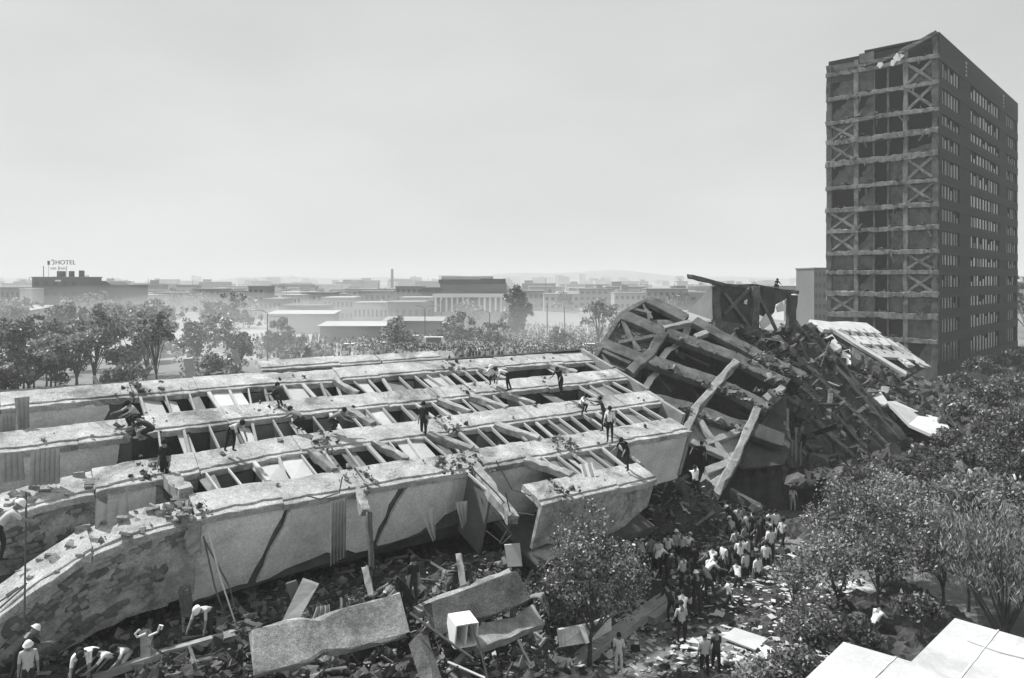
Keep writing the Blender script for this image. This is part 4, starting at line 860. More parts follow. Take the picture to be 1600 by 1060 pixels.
for i in range(46):
    d = rg.uniform(190, 480); px = rg.uniform(-10, 1280); r = rg.uniform(14, 30) * 220 / d; h = rg.uniform(3, 6.5); py = PY + (CAMH - h) / d * F
    k = rg.choice(('leaf', 'leafl', 'leafl')); c = U(px, py, d)
    tree((c.x, c.y, 0), blobset(px, py, d, r, 4, .9, 600 + i), 34, 26, .5, M[k], {'leaf': 'mid grey', 'leafl': 'pale', 'leafd': 'dark'}[k] + ' hazy street tree between the low houses', 'street trees between the low houses', trunk=.2, csize=1.0)
# foreground tree
b = G(922, 1052); 
tree(b, [(*U(905, 850, 26.5), 1.1, .8), (*U(950, 880, 26.2), 1.1, .9), (*U(890, 900, 26.5), 1.0, .7), (*U(985, 920, 27), .9, .8), (*U(925, 815, 27), .7, .6), (*U(860, 930, 26.8), .8, .6), (*U(965, 945, 26), .7, .6), (*U(1000, 880, 27.5), .6, .6)],
     190, 32, .07, M['leaf'], 'slim young tree with bare fork in front of the collapsed corner', trunk=.10, csize=.46, fork=.55)
tree(U(872, 985, 27.5), [(*U(850, 940, 27.8), .9, .45), (*U(885, 955, 27.4), .8, .5), (*U(915, 930, 28.2), .9, .5), (*U(835, 915, 28.4), .6, .4), (*U(870, 915, 28.5), .7, .4)], 130, 42, .085, M['leafl'], 'glinting leafy shrub at the foot of the slim young tree', name='shrub', trunk=.05, csize=.3)
# right foreground thicket
TR = [(1325, 800, 33, 66, 'leaf', 'leafy tree whose crown touches the queue of helpers'), (1295, 868, 30, 48, 'leafl', 'pale leafy tree beside the helpers standing on the path'), (1400, 800, 34, 74, 'leafl', 'broad tree with thin stems in the middle of the thicket'), (1372, 862, 29.5, 40, 'leaf', 'darker tree with several stems over the white ground sheets'),
      (1470, 850, 30, 66, 'leaf', 'bushy tree just behind the white stepped roof'), (1470, 765, 40, 60, 'leafd', 'dark tree at the back of the thicket below the tower'), (1540, 790, 36, 66, 'leafl', 'spreading tree between the bushy tree and the drooping tree'), (1595, 690, 42, 66, 'leafd', 'tall dark tree at the edge of the rough grass'), (1265, 975, 27.5, 40, 'leaf', 'low leafy tree beside the white sheets on the ground'), (1250, 905, 29.5, 36, 'leafl', 'pale slender tree at the corner of the thicket beside the crowd'), (1440, 800, 37, 60, 'leaf', 'rounded tree between the broad tree and the bushy tree'), (1520, 850, 31, 52, 'leafd', 'dark leaning tree beside the drooping tree'), (1345, 770, 40, 50, 'leafd', 'dark tree rising behind the leafy tree')]
for i, (px, py, d, r, m, lb) in enumerate(TR):
    c = U(px, py, d); tree((c.x + R.uniform(-.4, .4), c.y, 0), blobset(px, py, d, r, 7, .95, 200 + i), int(150 * (r / 60) ** 2), 38, .075 if d < 35 else .11, M[m], lb, 'trees of the right hand thicket', trunk=.08, csize=.5, fork=.5)
c = U(1570, 870, 26); tree((c.x, c.y, 0), blobset(1570, 860, 26, 95, 8, 1.0, 300), 220, 26, .085, M['leafl'], 'drooping long-leaved tree overhanging the white stepped roof', trunk=.12, csize=.5, droop=.6)
for i, (px, py, d, r, m) in enumerate(((1500, 640, 62, 30, 'leaf'), (1545, 620, 70, 34, 'leafd'), (1590, 605, 75, 34, 'leaf'), (1480, 690, 56, 26, 'leafd'), (1520, 700, 52, 30, 'leaf'), (1440, 715, 52, 28, 'leafd'), (1565, 660, 58, 34, 'leafd'), (1390, 735, 48, 26, 'leafd'), (1240, 1040, 25.5, 34, 'leaf'), (1175, 1050, 25.2, 26, 'leafl'), (1340, 985, 26.5, 28, 'leafd'), (1440, 950, 27, 30, 'leafd'), (1540, 575, 88, 28, 'leafd'), (1500, 600, 80, 24, 'leafd'), (1590, 560, 95, 30, 'leafd'))):
    c = U(px, py, d); tree((c.x, c.y, 0), [(x, y, max(z, rz * .8), rx, rz) for x, y, z, rx, rz in blobset(px, py, d, r, 6, .7, 400 + i)], int(60 * max(1, (r / 30) ** 2)), 40, .09 + max(0, d - 30) * .0022, M[m], {'leaf': 'mid grey', 'leafl': 'pale', 'leafd': 'dark'}[m] + (' low shrub in the rough grass below the tower' if py < 680 else ' low shrub at the back of the right hand thicket' if py < 760 else ' low shrub at the front foot of the right hand thicket'), 'shrubs of the right hand thicket', 'shrub', trunk=.04, csize=.3 + max(0, d - 30) * .006)
# rough grass as one mass
n = 9000; px = NP.uniform(1400, 1620, n); py = NP.uniform(545, 760, n); Y = F * CAMH / (py - PY); X = (px - PX) / F * Y
cl = [(x, y, .15, .35) for x, y in zip(X, Y) if x > 18 + (y - 30) * .72]
tag(leaves('rough_grass', cl[:7000], 5, .16, M['leaf'], None, flat=.2), 'rough grass and weeds on the open ground by the tower', 'grass', kind='stuff')

# ------------------------------------------------------------------ white stepped roof at lower right
ZR = 7.6
def rz(px, py): p = G(px, py, ZR); return (p.x, p.y)
pr = [rz(1240, 1078), rz(1318, 1003), rz(1424, 1034), rz(1492, 966), rz(1700, 1026), rz(1700, 1400), rz(1240, 1400)]
rf = thing('stepped_roof_house', (pr[3][0], pr[3][1], 0), 'house with a stepped flat white roof in the near corner', 'house')
MB().prism([Vector((x, y, ZR)) for x, y in pr], Vector((0, 0, -.25))).build('roof', M['roof'], rf)
cx, cy = sum(p[0] for p in pr) / 7, sum(p[1] for p in pr) / 7
MB().prism([Vector((cx + (x - cx) * .97, cy + (y - cy) * .97, ZR - .25)) for x, y in pr], Vector((0, 0, -ZR + .2))).build('wall', M['b3'], rf)
mb = MB(); pp = [G(1515, 1004, ZR), G(1560, 1020, ZR), G(1600, 1030, ZR), G(1640, 1038, ZR)]
for qa, qb in (((1560, 985), (1500, 1060)), ((1400, 1027), (1350, 1075))):
    a_, b_ = G(*qa, ZR), G(*qb, ZR); m2_ = MB(); m2_.beam(a_ + Vector((0, 0, .006)), b_ + Vector((0, 0, .006)), .03, .012, (0, 0, 1), 8, .003); m2_.build('roof_seam', M['b3'], rf)
mb.loft([p + Vector((0, 0, .004)) for p in pp], Vector((.3, -1, 0)).normalized(), Vector((0, 0, 1)), .05, .012, .004); mb.build('roof_seam', M['b2'], rf)

# ------------------------------------------------------------------ things in the foreground wreckage
def lone(name, mb, m, label, cat, group=None): return tag(mb.build(name, m), label, cat, group)
NV = B1.n
# fallen facade bands in front of the block
def fband(name, pts, w, h, m, label, up, amp=.035, group=None):
    n = []; 
    for a, b in zip(pts, pts[1:]):
        k = max(2, int((b - a).length / .4)); n += [a.lerp(b, i / k) for i in range(k)]
    n.append(pts[-1]); d = (pts[-1] - pts[0]).normalized(); side = d.cross(Vector(up)).normalized(); u = side.cross(d)
    mb = MB(); mb.loft(n, side, u, w, h, amp); return lone(name, mb, M[m], label, 'beam', group)
FU = (0.25, -.75, .62)
fband('fallen_facade_band', [U(395, 1022, 20.9), U(500, 996, 21.9), U(628, 962, 23.2)], 1.25, .5, 'band', 'wide concrete band broken off below the cracked slab', FU, .03)
fband('fallen_facade_band', [U(672, 972, 23.2), U(815, 918, 25.0)], 1.05, .4, 'wreck', 'darker concrete band tilted behind the white box', FU, .025)
fband('fallen_facade_band', [U(648, 957, 23.9), U(800, 897, 25.8)], .45, .2, 'band', 'thin ledge of concrete running behind the darker tilted band', (0, -.3, .95), .02)
fband('broken_slab', [U(735, 1005, 23.2), U(838, 966, 24.8)], .75, .3, 'broken', 'short broken concrete ledge below the darker tilted band', (.1, -.5, .86), .03)
fband('broken_beam', [U(655, 1000, 22.6), U(678, 1075, 21.4)], .5, .4, 'wreck', 'broken beam pointing out beside the wide fallen band', (.6, -.2, .7), .03)
fband('kerb_beam', [U(880, 1050, 25.6), G(950, 1000, .25), G(1048, 930, .25)], .62, .35, 'path', 'long pale concrete beam lying along the edge of the plaza', (0, 0, 1), .012)
fband('kerb_beam', [G(1012, 968, .2), G(1080, 918, .2)], .7, .3, 'path', 'short flat concrete beam in line with the long pale beam', (0, 0, 1), .012)
fband('kerb_beam', [G(1098, 903, .2), G(1160, 862, .2), G(1212, 828, .2)], .75, .3, 'path', 'far concrete beam on which the helpers queue', (0, 0, 1), .015)
fband('kerb_beam', [G(1010, 905, .25), G(1068, 868, .3)], .4, .3, 'path', 'narrow beam behind the men digging in shadow', (0, 0, 1), .015)
def panel(pts, th, m, label, name='fallen_board', cat='board', up=(0, 0, 1), group=None):
    return lone(name, MB().prism(pts, Vector(up) * th), M[m], label, cat, group)
panel([G(1040, 908, .35), G(1072, 897, .35), G(1122, 918, .3), G(1096, 925, .3)], .07, 'panel', 'pale flat board bridging the two beams on the plaza')
panel([G(1128, 998, .15), G(1148, 983, .15), G(1200, 1000, .1), G(1180, 1018, .1)], .06, 'panel', 'large pale square board lying on littered ground')
panel([G(1182, 1020, .1), G(1196, 1010, .1), G(1212, 1018, .1), G(1198, 1030, .1)], .05, 'white', 'small white board beside the large square board')
panel([G(1068, 1010, .1), G(1082, 998, .1), G(1100, 1006, .1), G(1092, 1018, .1)], .05, 'panel', 'small pale scrap of board near the two standing men')
panel([U(788, 852, 28.2), U(812, 850, 28.2), U(816, 885, 27.9), U(793, 886, 27.9)], .06, 'panel', 'upright pale board leaning on rubble under the torn column', up=(.1, .9, .2))
panel([U(472, 906, 23.4), U(497, 915, 23.4), U(463, 975, 22.6), U(440, 972, 22.6)], .08, 'wood', 'double wooden board leaning against the wide fallen band', up=(.2, .7, .5))
panel([U(446, 913, 23.6), U(462, 908, 23.6), U(470, 930, 23.5), U(455, 940, 23.5)], .06, 'greypanel', 'small dark board tucked behind the leaning double board', up=(.2, .7, .5))
panel([U(292, 1032, 21.6), U(357, 1034, 21.8), U(340, 1048, 21.5), U(305, 1052, 21.3)], .05, 'panel', 'pale crumpled sheet lying in front of the digging men', up=(0, 0, 1))
panel([U(845, 1022, 25.3), U(892, 1032, 25.5), U(880, 1062, 24.9), U(852, 1058, 24.9)], .06, 'panel', 'flat pale slab beside the long pale beam')
panel([U(775, 1045, 23.8), U(800, 1050, 23.9), U(800, 1075, 23.5), U(776, 1072, 23.5)], .2, 'broken', 'lump of pale slab in the hollow under the broken ledge')
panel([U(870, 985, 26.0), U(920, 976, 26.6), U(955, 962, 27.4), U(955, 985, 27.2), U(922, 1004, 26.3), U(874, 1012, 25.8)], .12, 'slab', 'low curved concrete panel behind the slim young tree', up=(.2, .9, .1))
panel([U(905, 980, 26.4), U(913, 978, 26.4), U(920, 1004, 26.1), U(914, 1006, 26.1)], .1, 'white', 'white triangular fragment on the low curved panel', up=(.2, -.4, .1))
panel([U(1385, 632, 60), U(1400, 632, 62), U(1440, 650, 62), U(1475, 660, 61), U(1490, 684, 57), U(1460, 686, 56), U(1420, 668, 58)], .25, 'panel', 'long pale sloping slab at the foot of the debris slope', 'sloping_slab', up=(0, 0, 1))
panel([U(1287, 532, 66), U(1300, 525, 67), U(1315, 545, 66), U(1303, 552, 65)], .15, 'white', 'white square sheet lying high on the debris slope', up=(0, 0, 1))
panel([U(1312, 552, 65), U(1328, 548, 66), U(1330, 572, 64), U(1316, 570, 64)], .15, 'white', 'white torn sheet just below the white square sheet', up=(0, 0, 1))
panel([U(1360, 620, 61), U(1374, 612, 62), U(1388, 632, 60), U(1375, 640, 59)], .15, 'panel', 'grey square panel on the dark side of the debris slope', up=(0, 0, 1))
for a in ([(1310, 915), (1345, 905), (1385, 925), (1360, 950), (1318, 948)], [(1340, 985), (1372, 970), (1420, 990), (1390, 1015)], [(1395, 950), (1420, 945), (1432, 965), (1405, 970)]):
    panel([G(x, y, .12) for x, y in a], .04, 'white', 'white sheet spread on the ground under the thicket', 'ground_sheet', 'sheet', group='white sheets under the thicket')
panel([G(1555, 575, .3), G(1580, 572, .3), G(1582, 578, .3), G(1557, 581, .3)], .3, 'white', 'small white slab in the rough grass by the tower')
# white box with openings
bx = thing('white_box', U(724, 1004, 23.0), 'open white metal cabinet lying on the wreck', 'cabinet')
od = Vector((.42, -.86, -.1)).normalized(); ez = Vector((.12, -.1, 1)); ez = (ez - od * ez.dot(od)).normalized(); ex = od.cross(ez); ey = -od; cb = U(722, 984, 23.0)
S = .36
for nm, c_, a_, b_, d_ in (('side', -ex * S, ex * .02, ey * S, ez * S), ('side', ex * S, ex * .02, ey * S, ez * S), ('top', ez * S, ex * S, ey * S, ez * .02), ('bottom', -ez * S, ex * S, ey * S, ez * .02), ('back', ey * S, ex * S, ey * .02, ez * S), ('shelf', Vector((0, 0, 0)), ex * .02, ey * S, ez * S), ('lining', ey * (S - .04), ex * (S - .03), ey * .01, ez * (S - .03))):
    MB().box(cb + c_, a_, b_, d_).build(nm, M['white' if nm != 'lining' else 'darkframe'], bx)
fband('fallen_log', [U(145, 1060, 21.2), U(260, 1020, 21.9), U(380, 986, 22.6)], .24, .22, 'wood', 'long rough timber lying in front of the digging men', (0, 0, 1), .02)
fband('fallen_log', [U(520, 960, 23.3), U(600, 941, 24.0), U(628, 946, 24.2)], .16, .14, 'panel', 'thin pale timber lying behind the wide fallen band', (0, 0, 1), .015)
fband('fallen_log', [U(765, 975, 24.3), U(700, 1050, 22.6)], .12, .12, 'wood', 'thin timber leaning down beside the white cabinet', (0, 0, 1), .01)
fband('broken_beam', [U(560, 1075, 22.4), U(640, 1040, 23.4)], .5, .35, 'wreck', 'dark beam stub in the hollow under the wide fallen band', (0, -.3, .9), .03)
fband('broken_beam', [U(815, 985, 26.0), U(842, 1010, 25.6)], .45, .3, 'broken', 'short broken beam stub between the broken ledge and the flat pale slab', (0, -.3, .9), .03)
# planks and posts sticking up
def post(p, q, w, h, m, label, name='broken_post', group=None): return lone(name, MB().beam(p, q, w, h, (0, -1, .2), 5, .015), M[m], label, 'post', group)
pst = post(U(232, 1045, 21.6), U(228, 985, 22.0), .32, .2, 'wood', 'square stump with white hooked cables beside the digging men')
MB().tube([U(228, 990, 21.8), U(214, 996, 21.7), U(211, 991, 21.7), U(218, 984, 21.7)], .035, .03).build('cable', M['white'], pst)
MB().tube([U(233, 994, 21.8), U(246, 988, 21.7), U(250, 977, 21.7), U(254, 978, 21.7), U(252, 984, 21.7)], .035, .03).build('cable', M['white'], pst)
post(U(724, 915, 25.6), U(717, 866, 26.2), .22, .12, 'wood', 'pale forked board standing in the rubble behind the thin ledge')
post(U(580, 930, 24.4), U(570, 887, 24.8), .2, .1, 'panel', 'narrow pale strip standing under the cracked slab')
post(U(298, 600, 42), U(294, 560, 42), .55, .2, 'panel', 'pale tapered plank standing behind the far edge of the block')
post(U(372, 568, 44), U(366, 547, 44), .35, .15, 'panel', 'short pale plank leaning behind the far edge of the block')
post(U(155, 605, 60), U(146, 588, 60), .3, .15, 'wood', 'thin stick standing by the round pale shrub')
post(U(294, 960, 23.0), U(288, 970, 22.9) + Vector((0, 0, 1.0)), .3, .25, 'wreck', 'short stump behind the square stump')
post(U(1105, 852, 38.5), U(1040, 815, 38), .12, .1, 'panel', 'long pale pole held across the pit by the diggers')
for i, (a, b) in enumerate((((640, 958), (740, 1030)), ((735, 975), (762, 1060)), ((700, 1035), (758, 1060)), ((688, 1062), (715, 1042)), ((810, 1000), (830, 1040)))):
    lone('bent_bar', MB().tube([U(*a, 22.6), U((a[0] + b[0]) / 2 + R.uniform(-4, 4), (a[1] + b[1]) / 2, 22.3), U(*b, 22.0)], .045, .04), M['rebar' if i != 2 else 'panel'], 'loose bar lying across the wreck around the white cabinet', 'bar', 'bars around the white cabinet')
for pts, d in (([(740, 735), (775, 770), (800, 800), (835, 805)], 28), ([(790, 770), (800, 815), (780, 850)], 27.5), ([(770, 800), (800, 835), (785, 850), (760, 830)], 27.5), ([(325, 830), (345, 905), (368, 975)], 22.9), ([(318, 838), (335, 915), (352, 965)], 23.0), ([(320, 845), (360, 920), (366, 950)], 23.0),
    ([(480, 775), (500, 780), (530, 770), (535, 745)], 26), ([(0, 950), (40, 915)], 21.3), ([(0, 940), (42, 912)], 21.4), ([(41, 770), (40, 850), (38, 985)], 21.0), ([(575, 800), (583, 850), (580, 905)], 25.6), ([(775, 720), (800, 765), (830, 775)], 29)):
    lone('bent_rebar', MB().tube([U(*p, d) for p in pts], .028, .025, 5), M['rebar' if pts[0][0] != 325 else 'panel'], 'bent steel bar hanging from the torn facade edge', 'rebar', 'bent bars on the torn facade')
# broken roof sheets beyond the far band
shp = thing('wrecked_roof', U(650, 575, 48.5), 'wrecked gabled roof of pale sheets on the far edge of the block', 'roof wreck')
for pts in ([(575, 580), (675, 556), (690, 549), (610, 575)], [(652, 570), (676, 550), (690, 547), (672, 575)], [(672, 575), (690, 548), (705, 549), (690, 578)], [(700, 549), (706, 548), (714, 565), (708, 568)], [(612, 573), (620, 566), (632, 565), (640, 572), (628, 578)]):
    MB().prism([U(x, y, 47 + (580 - y) * .06) for x, y in pts], Vector((.1, .35, -.1))).build('roof_sheet', M[R.choice(('panel', 'wrecklight'))], shp)
for (a, b) in (((200, 603), (330, 588)), ((330, 588), (345, 584)), ((500, 577), (580, 574)), ((440, 582), (500, 575))):
    lone('loose_timber', MB().beam(U(*a, 41.5), U(*b, 43.5), .28, .2, (0, 0, 1), 6, .03), M['wreck'], 'long dark timber lying along the far edge of the block', 'timber', 'timbers on the far edge')

# curtains and cloths
def curtain(corners, d, folds, m, label, name='curtain', amp=.07, rows=9, normal=(.25, -.95, 0), sagc=.0):
    """cloth sheet with folds; corners are tl, tr, br, bl in the photograph at distance d"""
    P = [U(*c, dd) for c, dd in zip(corners, d if isinstance(d, (list, tuple)) else [d] * 4)]; nn = Vector(normal).normalized(); v = []; f = []; nc = folds * 6
    for j in range(rows + 1):
        s = j / rows; a, b = P[0].lerp(P[3], s), P[1].lerp(P[2], s)
        for i in range(nc + 1):
            t = i / nc; v.append(a.lerp(b, t) + nn * (amp * math.sin(t * folds * 6.283 + .5 * math.sin(s * 3)) * (.4 + .8 * s)) + Vector((0, 0, -sagc * math.sin(math.pi * t) * (1 - s * .3))))
    for j in range(rows):
        for i in range(nc): q = j * (nc + 1) + i; f.append((q, q + 1, q + nc + 2, q + nc + 1))
    mb = MB(); mb.add(v, f); return lone(name, mb, m, label, 'curtain')
curtain([(150, 778), (199, 764), (203, 822), (148, 838)], [23.4, 24.0, 23.9, 23.4], 3, M['cloth'], 'patterned curtain sagging from the torn masonry wall', sagc=.35)
curtain([(0, 708), (36, 706), (40, 750), (0, 756)], [24.4, 24.8, 24.6, 24.2], 4, M['cloth'], 'half drawn curtain at the left end of the second slab')
curtain([(48, 706), (94, 700), (94, 756), (46, 760)], [24.7, 25.2, 25.0, 24.6], 6, M['cloth'], 'wide pleated curtain hanging on the second slab')
curtain([(0, 648), (25, 646), (24, 676), (0, 678)], [27.2, 27.4, 27.3, 27.1], 4, M['cloth'], 'dim curtain at the left end of the farthest slab')
curtain([(22, 622), (46, 620), (46, 668), (30, 676)], [27.5, 27.8, 27.4, 27.3], 3, M['cloth'], 'pale net curtain spilling over the farthest band')
curtain([(516, 784), (541, 778), (540, 868), (516, 884)], [25.5, 25.7, 25.7, 25.5], 5, M['cloth'], 'long narrow curtain hanging down the cracked slab', amp=.1)
curtain([(655, 800), (678, 793), (681, 842), (676, 846)], [26.3, 26.5, 26.4, 26.4], 2, M['cloth'], 'ragged triangular cloth hanging near the torn column')
curtain([(711, 785), (730, 783), (729, 815), (722, 826)], [26.9, 27.0, 26.9, 26.9], 3, M['cloth'], 'small ragged cloth hanging closest to the torn column')
curtain([(905, 726), (925, 722), (932, 752), (914, 756)], [31.4, 31.6, 31.2, 31.0], 2, M['whitecloth'], 'white sheet draped across the lower window row', normal=(.2, -.5, .8))
curtain([(495, 948), (515, 945), (516, 980), (480, 985)], [22.6, 22.8, 22.4, 22.3], 3, M['cloth'], 'crumpled cloth heap behind the wide fallen band', amp=.1)

# ------------------------------------------------------------------ debris masses
def over(hf, n, px0, px1, y0, y1, guess, lift=.0):
    """points on a rubble surface seen between the given rows and columns"""
    P = []
    for i in range(n):
        px, py = R.uniform(px0, px1), R.uniform(y0, y1); d = guess
        for k in range(12):
            z = float(hf((px - PX) / F * d, d)); d = .5 * d + .5 * F * (CAMH - z) / (py - PY)
        P.append((*((px - PX) / F * d, d), float(hf((px - PX) / F * d, d)) + lift))
    return np.array(P)
def sz(n, a, b): return a + (b - a) * NP.uniform(0, 1, n) ** 3
P = np.concatenate([over(HF, 1500, 380, 860, 860, 1060, 25), over(HF, 500, 0, 420, 940, 1060, 22), over(HF, 1000, 820, 1180, 740, 900, 37)])
chunks('broken_masonry', P, sz(len(P), .04, .34), M['chunk'], 'broken masonry scattered over the heap before the fallen block')
P = np.concatenate([over(HF, 1500, 380, 1180, 760, 1060, 28), over(HF, 400, 0, 420, 940, 1060, 22)])
chunks('dark_debris', P, sz(len(P), .05, .35), M['chunkd'], 'dark fine debris over the heap before the fallen block')
P = np.concatenate([over(HF2, 1500, 1240, 1500, 520, 760, 65)]); chunks('slope_debris', P, sz(len(P), .2, 1.1), M['chunkd'], 'dark debris on the slope below the tower', flat=(.2, .6))
P = over(HF2, 420, 1300, 1470, 540, 680, 66, .1); chunks('slope_debris', P, sz(len(P), .15, .8), M['chunk'], 'pale debris on the slope below the tower', flat=(.1, .5))
def span(pts, n, j=.5): return np.array([tuple(R.choice(pts)(R.random(), R.random()) + Vector((R.gauss(0, j), R.gauss(0, j), R.gauss(0, j * .5)))) for i in range(n)])
def quadf(a, b, c, d): return lambda s, t: a.lerp(b, s).lerp(d.lerp(c, s), t)
flank = quadf(E0[0], E1[0], E1[4], E0[4]); crest = quadf(U(1130, 520, 57), U(1250, 525, 60), U(1230, 600, 52), U(1100, 560, 54)); right = quadf(U(1250, 510, 66), U(1330, 560, 68), U(1400, 690, 58), U(1300, 600, 60))
chunks('wreck_splinters', span([flank, flank, crest, right], 420, .6), sz(420, .08, .42), M['chunkd'], 'splintered timbers and bars tangled over the toppled block', flat=(.15, .4), tilt=1.6, elong=5.0)
chunks('wreck_splinters', span([flank, crest, crest, right], 160, .6), sz(160, .06, .3), M['chunk'], 'pale splinters tangled over the toppled block', flat=(.15, .4), tilt=1.6, elong=5.0)
chunks('wreck_lumps', span([flank, crest, right, right], 420, .5), sz(420, .2, 1.1), M['chunkd'], 'dark crushed lumps over the flank of the toppled block')
P = np.concatenate([over(HF, 260, 380, 900, 860, 1060, 25, .12), over(HF, 60, 0, 400, 960, 1060, 22, .1), over(HF, 160, 960, 1180, 740, 880, 38, .1)]); chunks('splintered_wood', P, sz(len(P), .04, .17), M['chunk'], 'splintered wood and pipes strewn over the rubble heap', flat=(.2, .5), tilt=1.3, elong=6.0)
# litter on the plaza
n = 1900; px = NP.uniform(900, 1330, n); py = NP.uniform(845, 1065, n); Y = F * CAMH / (py - PY); P = np.stack([(px - PX) / F * Y, Y, np.full(n, .03)], -1)
P[:, 2] += np.maximum(0, HF(P[:, 0], P[:, 1])); chunks('paper_litter', P, sz(n, .05, .34), M['litter'], 'papers and plaster scraps strewn over the plaza', flat=(.03, .09), tilt=.4)
P = over(HF, 500, 560, 1000, 870, 1050, 27, .08); chunks('paper_litter', P, sz(len(P), .04, .25), M['litter'], 'pale scraps strewn over the rubble heap', flat=(.03, .2), tilt=.8)
n = 500; px = NP.uniform(1430, 1600, n); py = NP.uniform(690, 790, n); Y = F * CAMH / (py - PY); P = np.stack([(px - PX) / F * Y, Y, np.full(n, .05)], -1); chunks('paper_litter', P, sz(n, .1, .5), M['litter'], 'pale scraps among the bushes on the right', flat=(.05, .3))
# crumbs lying on the bands and on the plates of the toppled block
P = []
for k in 'ABCDE':
    for i in range(40 if k != 'E' else 12):
        t = R.uniform(tx(k, 0 if k < 'C' else 120) if k != 'E' else tx('E', 840), END if k != 'E' else tx('E', 1000)); P.append(BP(k, t, R.uniform(-.6, .6), .02))
for k, px, n in (('D', 560, 40), ('D', 700, 60), ('D', 735, 50), ('C', 500, 40), ('C', 700, 40), ('B', 210, 60), ('B', 430, 30), ('A', 210, 40), ('A', 700, 30), ('C', 240, 60), ('D', 300, 70), ('D', 880, 60), ('E', 870, 60), ('B', 735, 30)):
    for i in range(n): P.append(BP(k, tx(k, px) + R.gauss(0, .35), R.gauss(-.1, .45), .05))
P = np.array([tuple(p) for p in P]); chunks('facade_crumbs', P, sz(len(P), .025, .2), M['chunk'], 'crumbs of concrete scattered along the fallen facade', flat=(.3, .8))
P = []
for a, b in zip(E0, E1):
    for i in range(50): P.append(a.lerp(b, R.random()) + Vector((R.gauss(0, .5), R.gauss(0, .5), R.uniform(.1, .4))))
for a, b in (((415, 290), (965, 530)), ((330, 420), (880, 640)), ((305, 590), (785, 735)), ((540, 240), (1045, 505)), ((640, 530), (880, 640)), ((760, 400), (1045, 505)), ((800, 550), (960, 580))):
    for i in range(40): s = R.random() ** .6; P.append(q3(a[0] + (b[0] - a[0]) * s, a[1] + (b[1] - a[1]) * s, .3) + Vector((R.gauss(0, .25), R.gauss(0, .25), 0)))
P = np.array([tuple(p) for p in P]); chunks('wreck_crumbs', P, sz(len(P), .06, .5), M['chunk'], 'broken lumps caught on the beams of the toppled block', flat=(.2, .7))

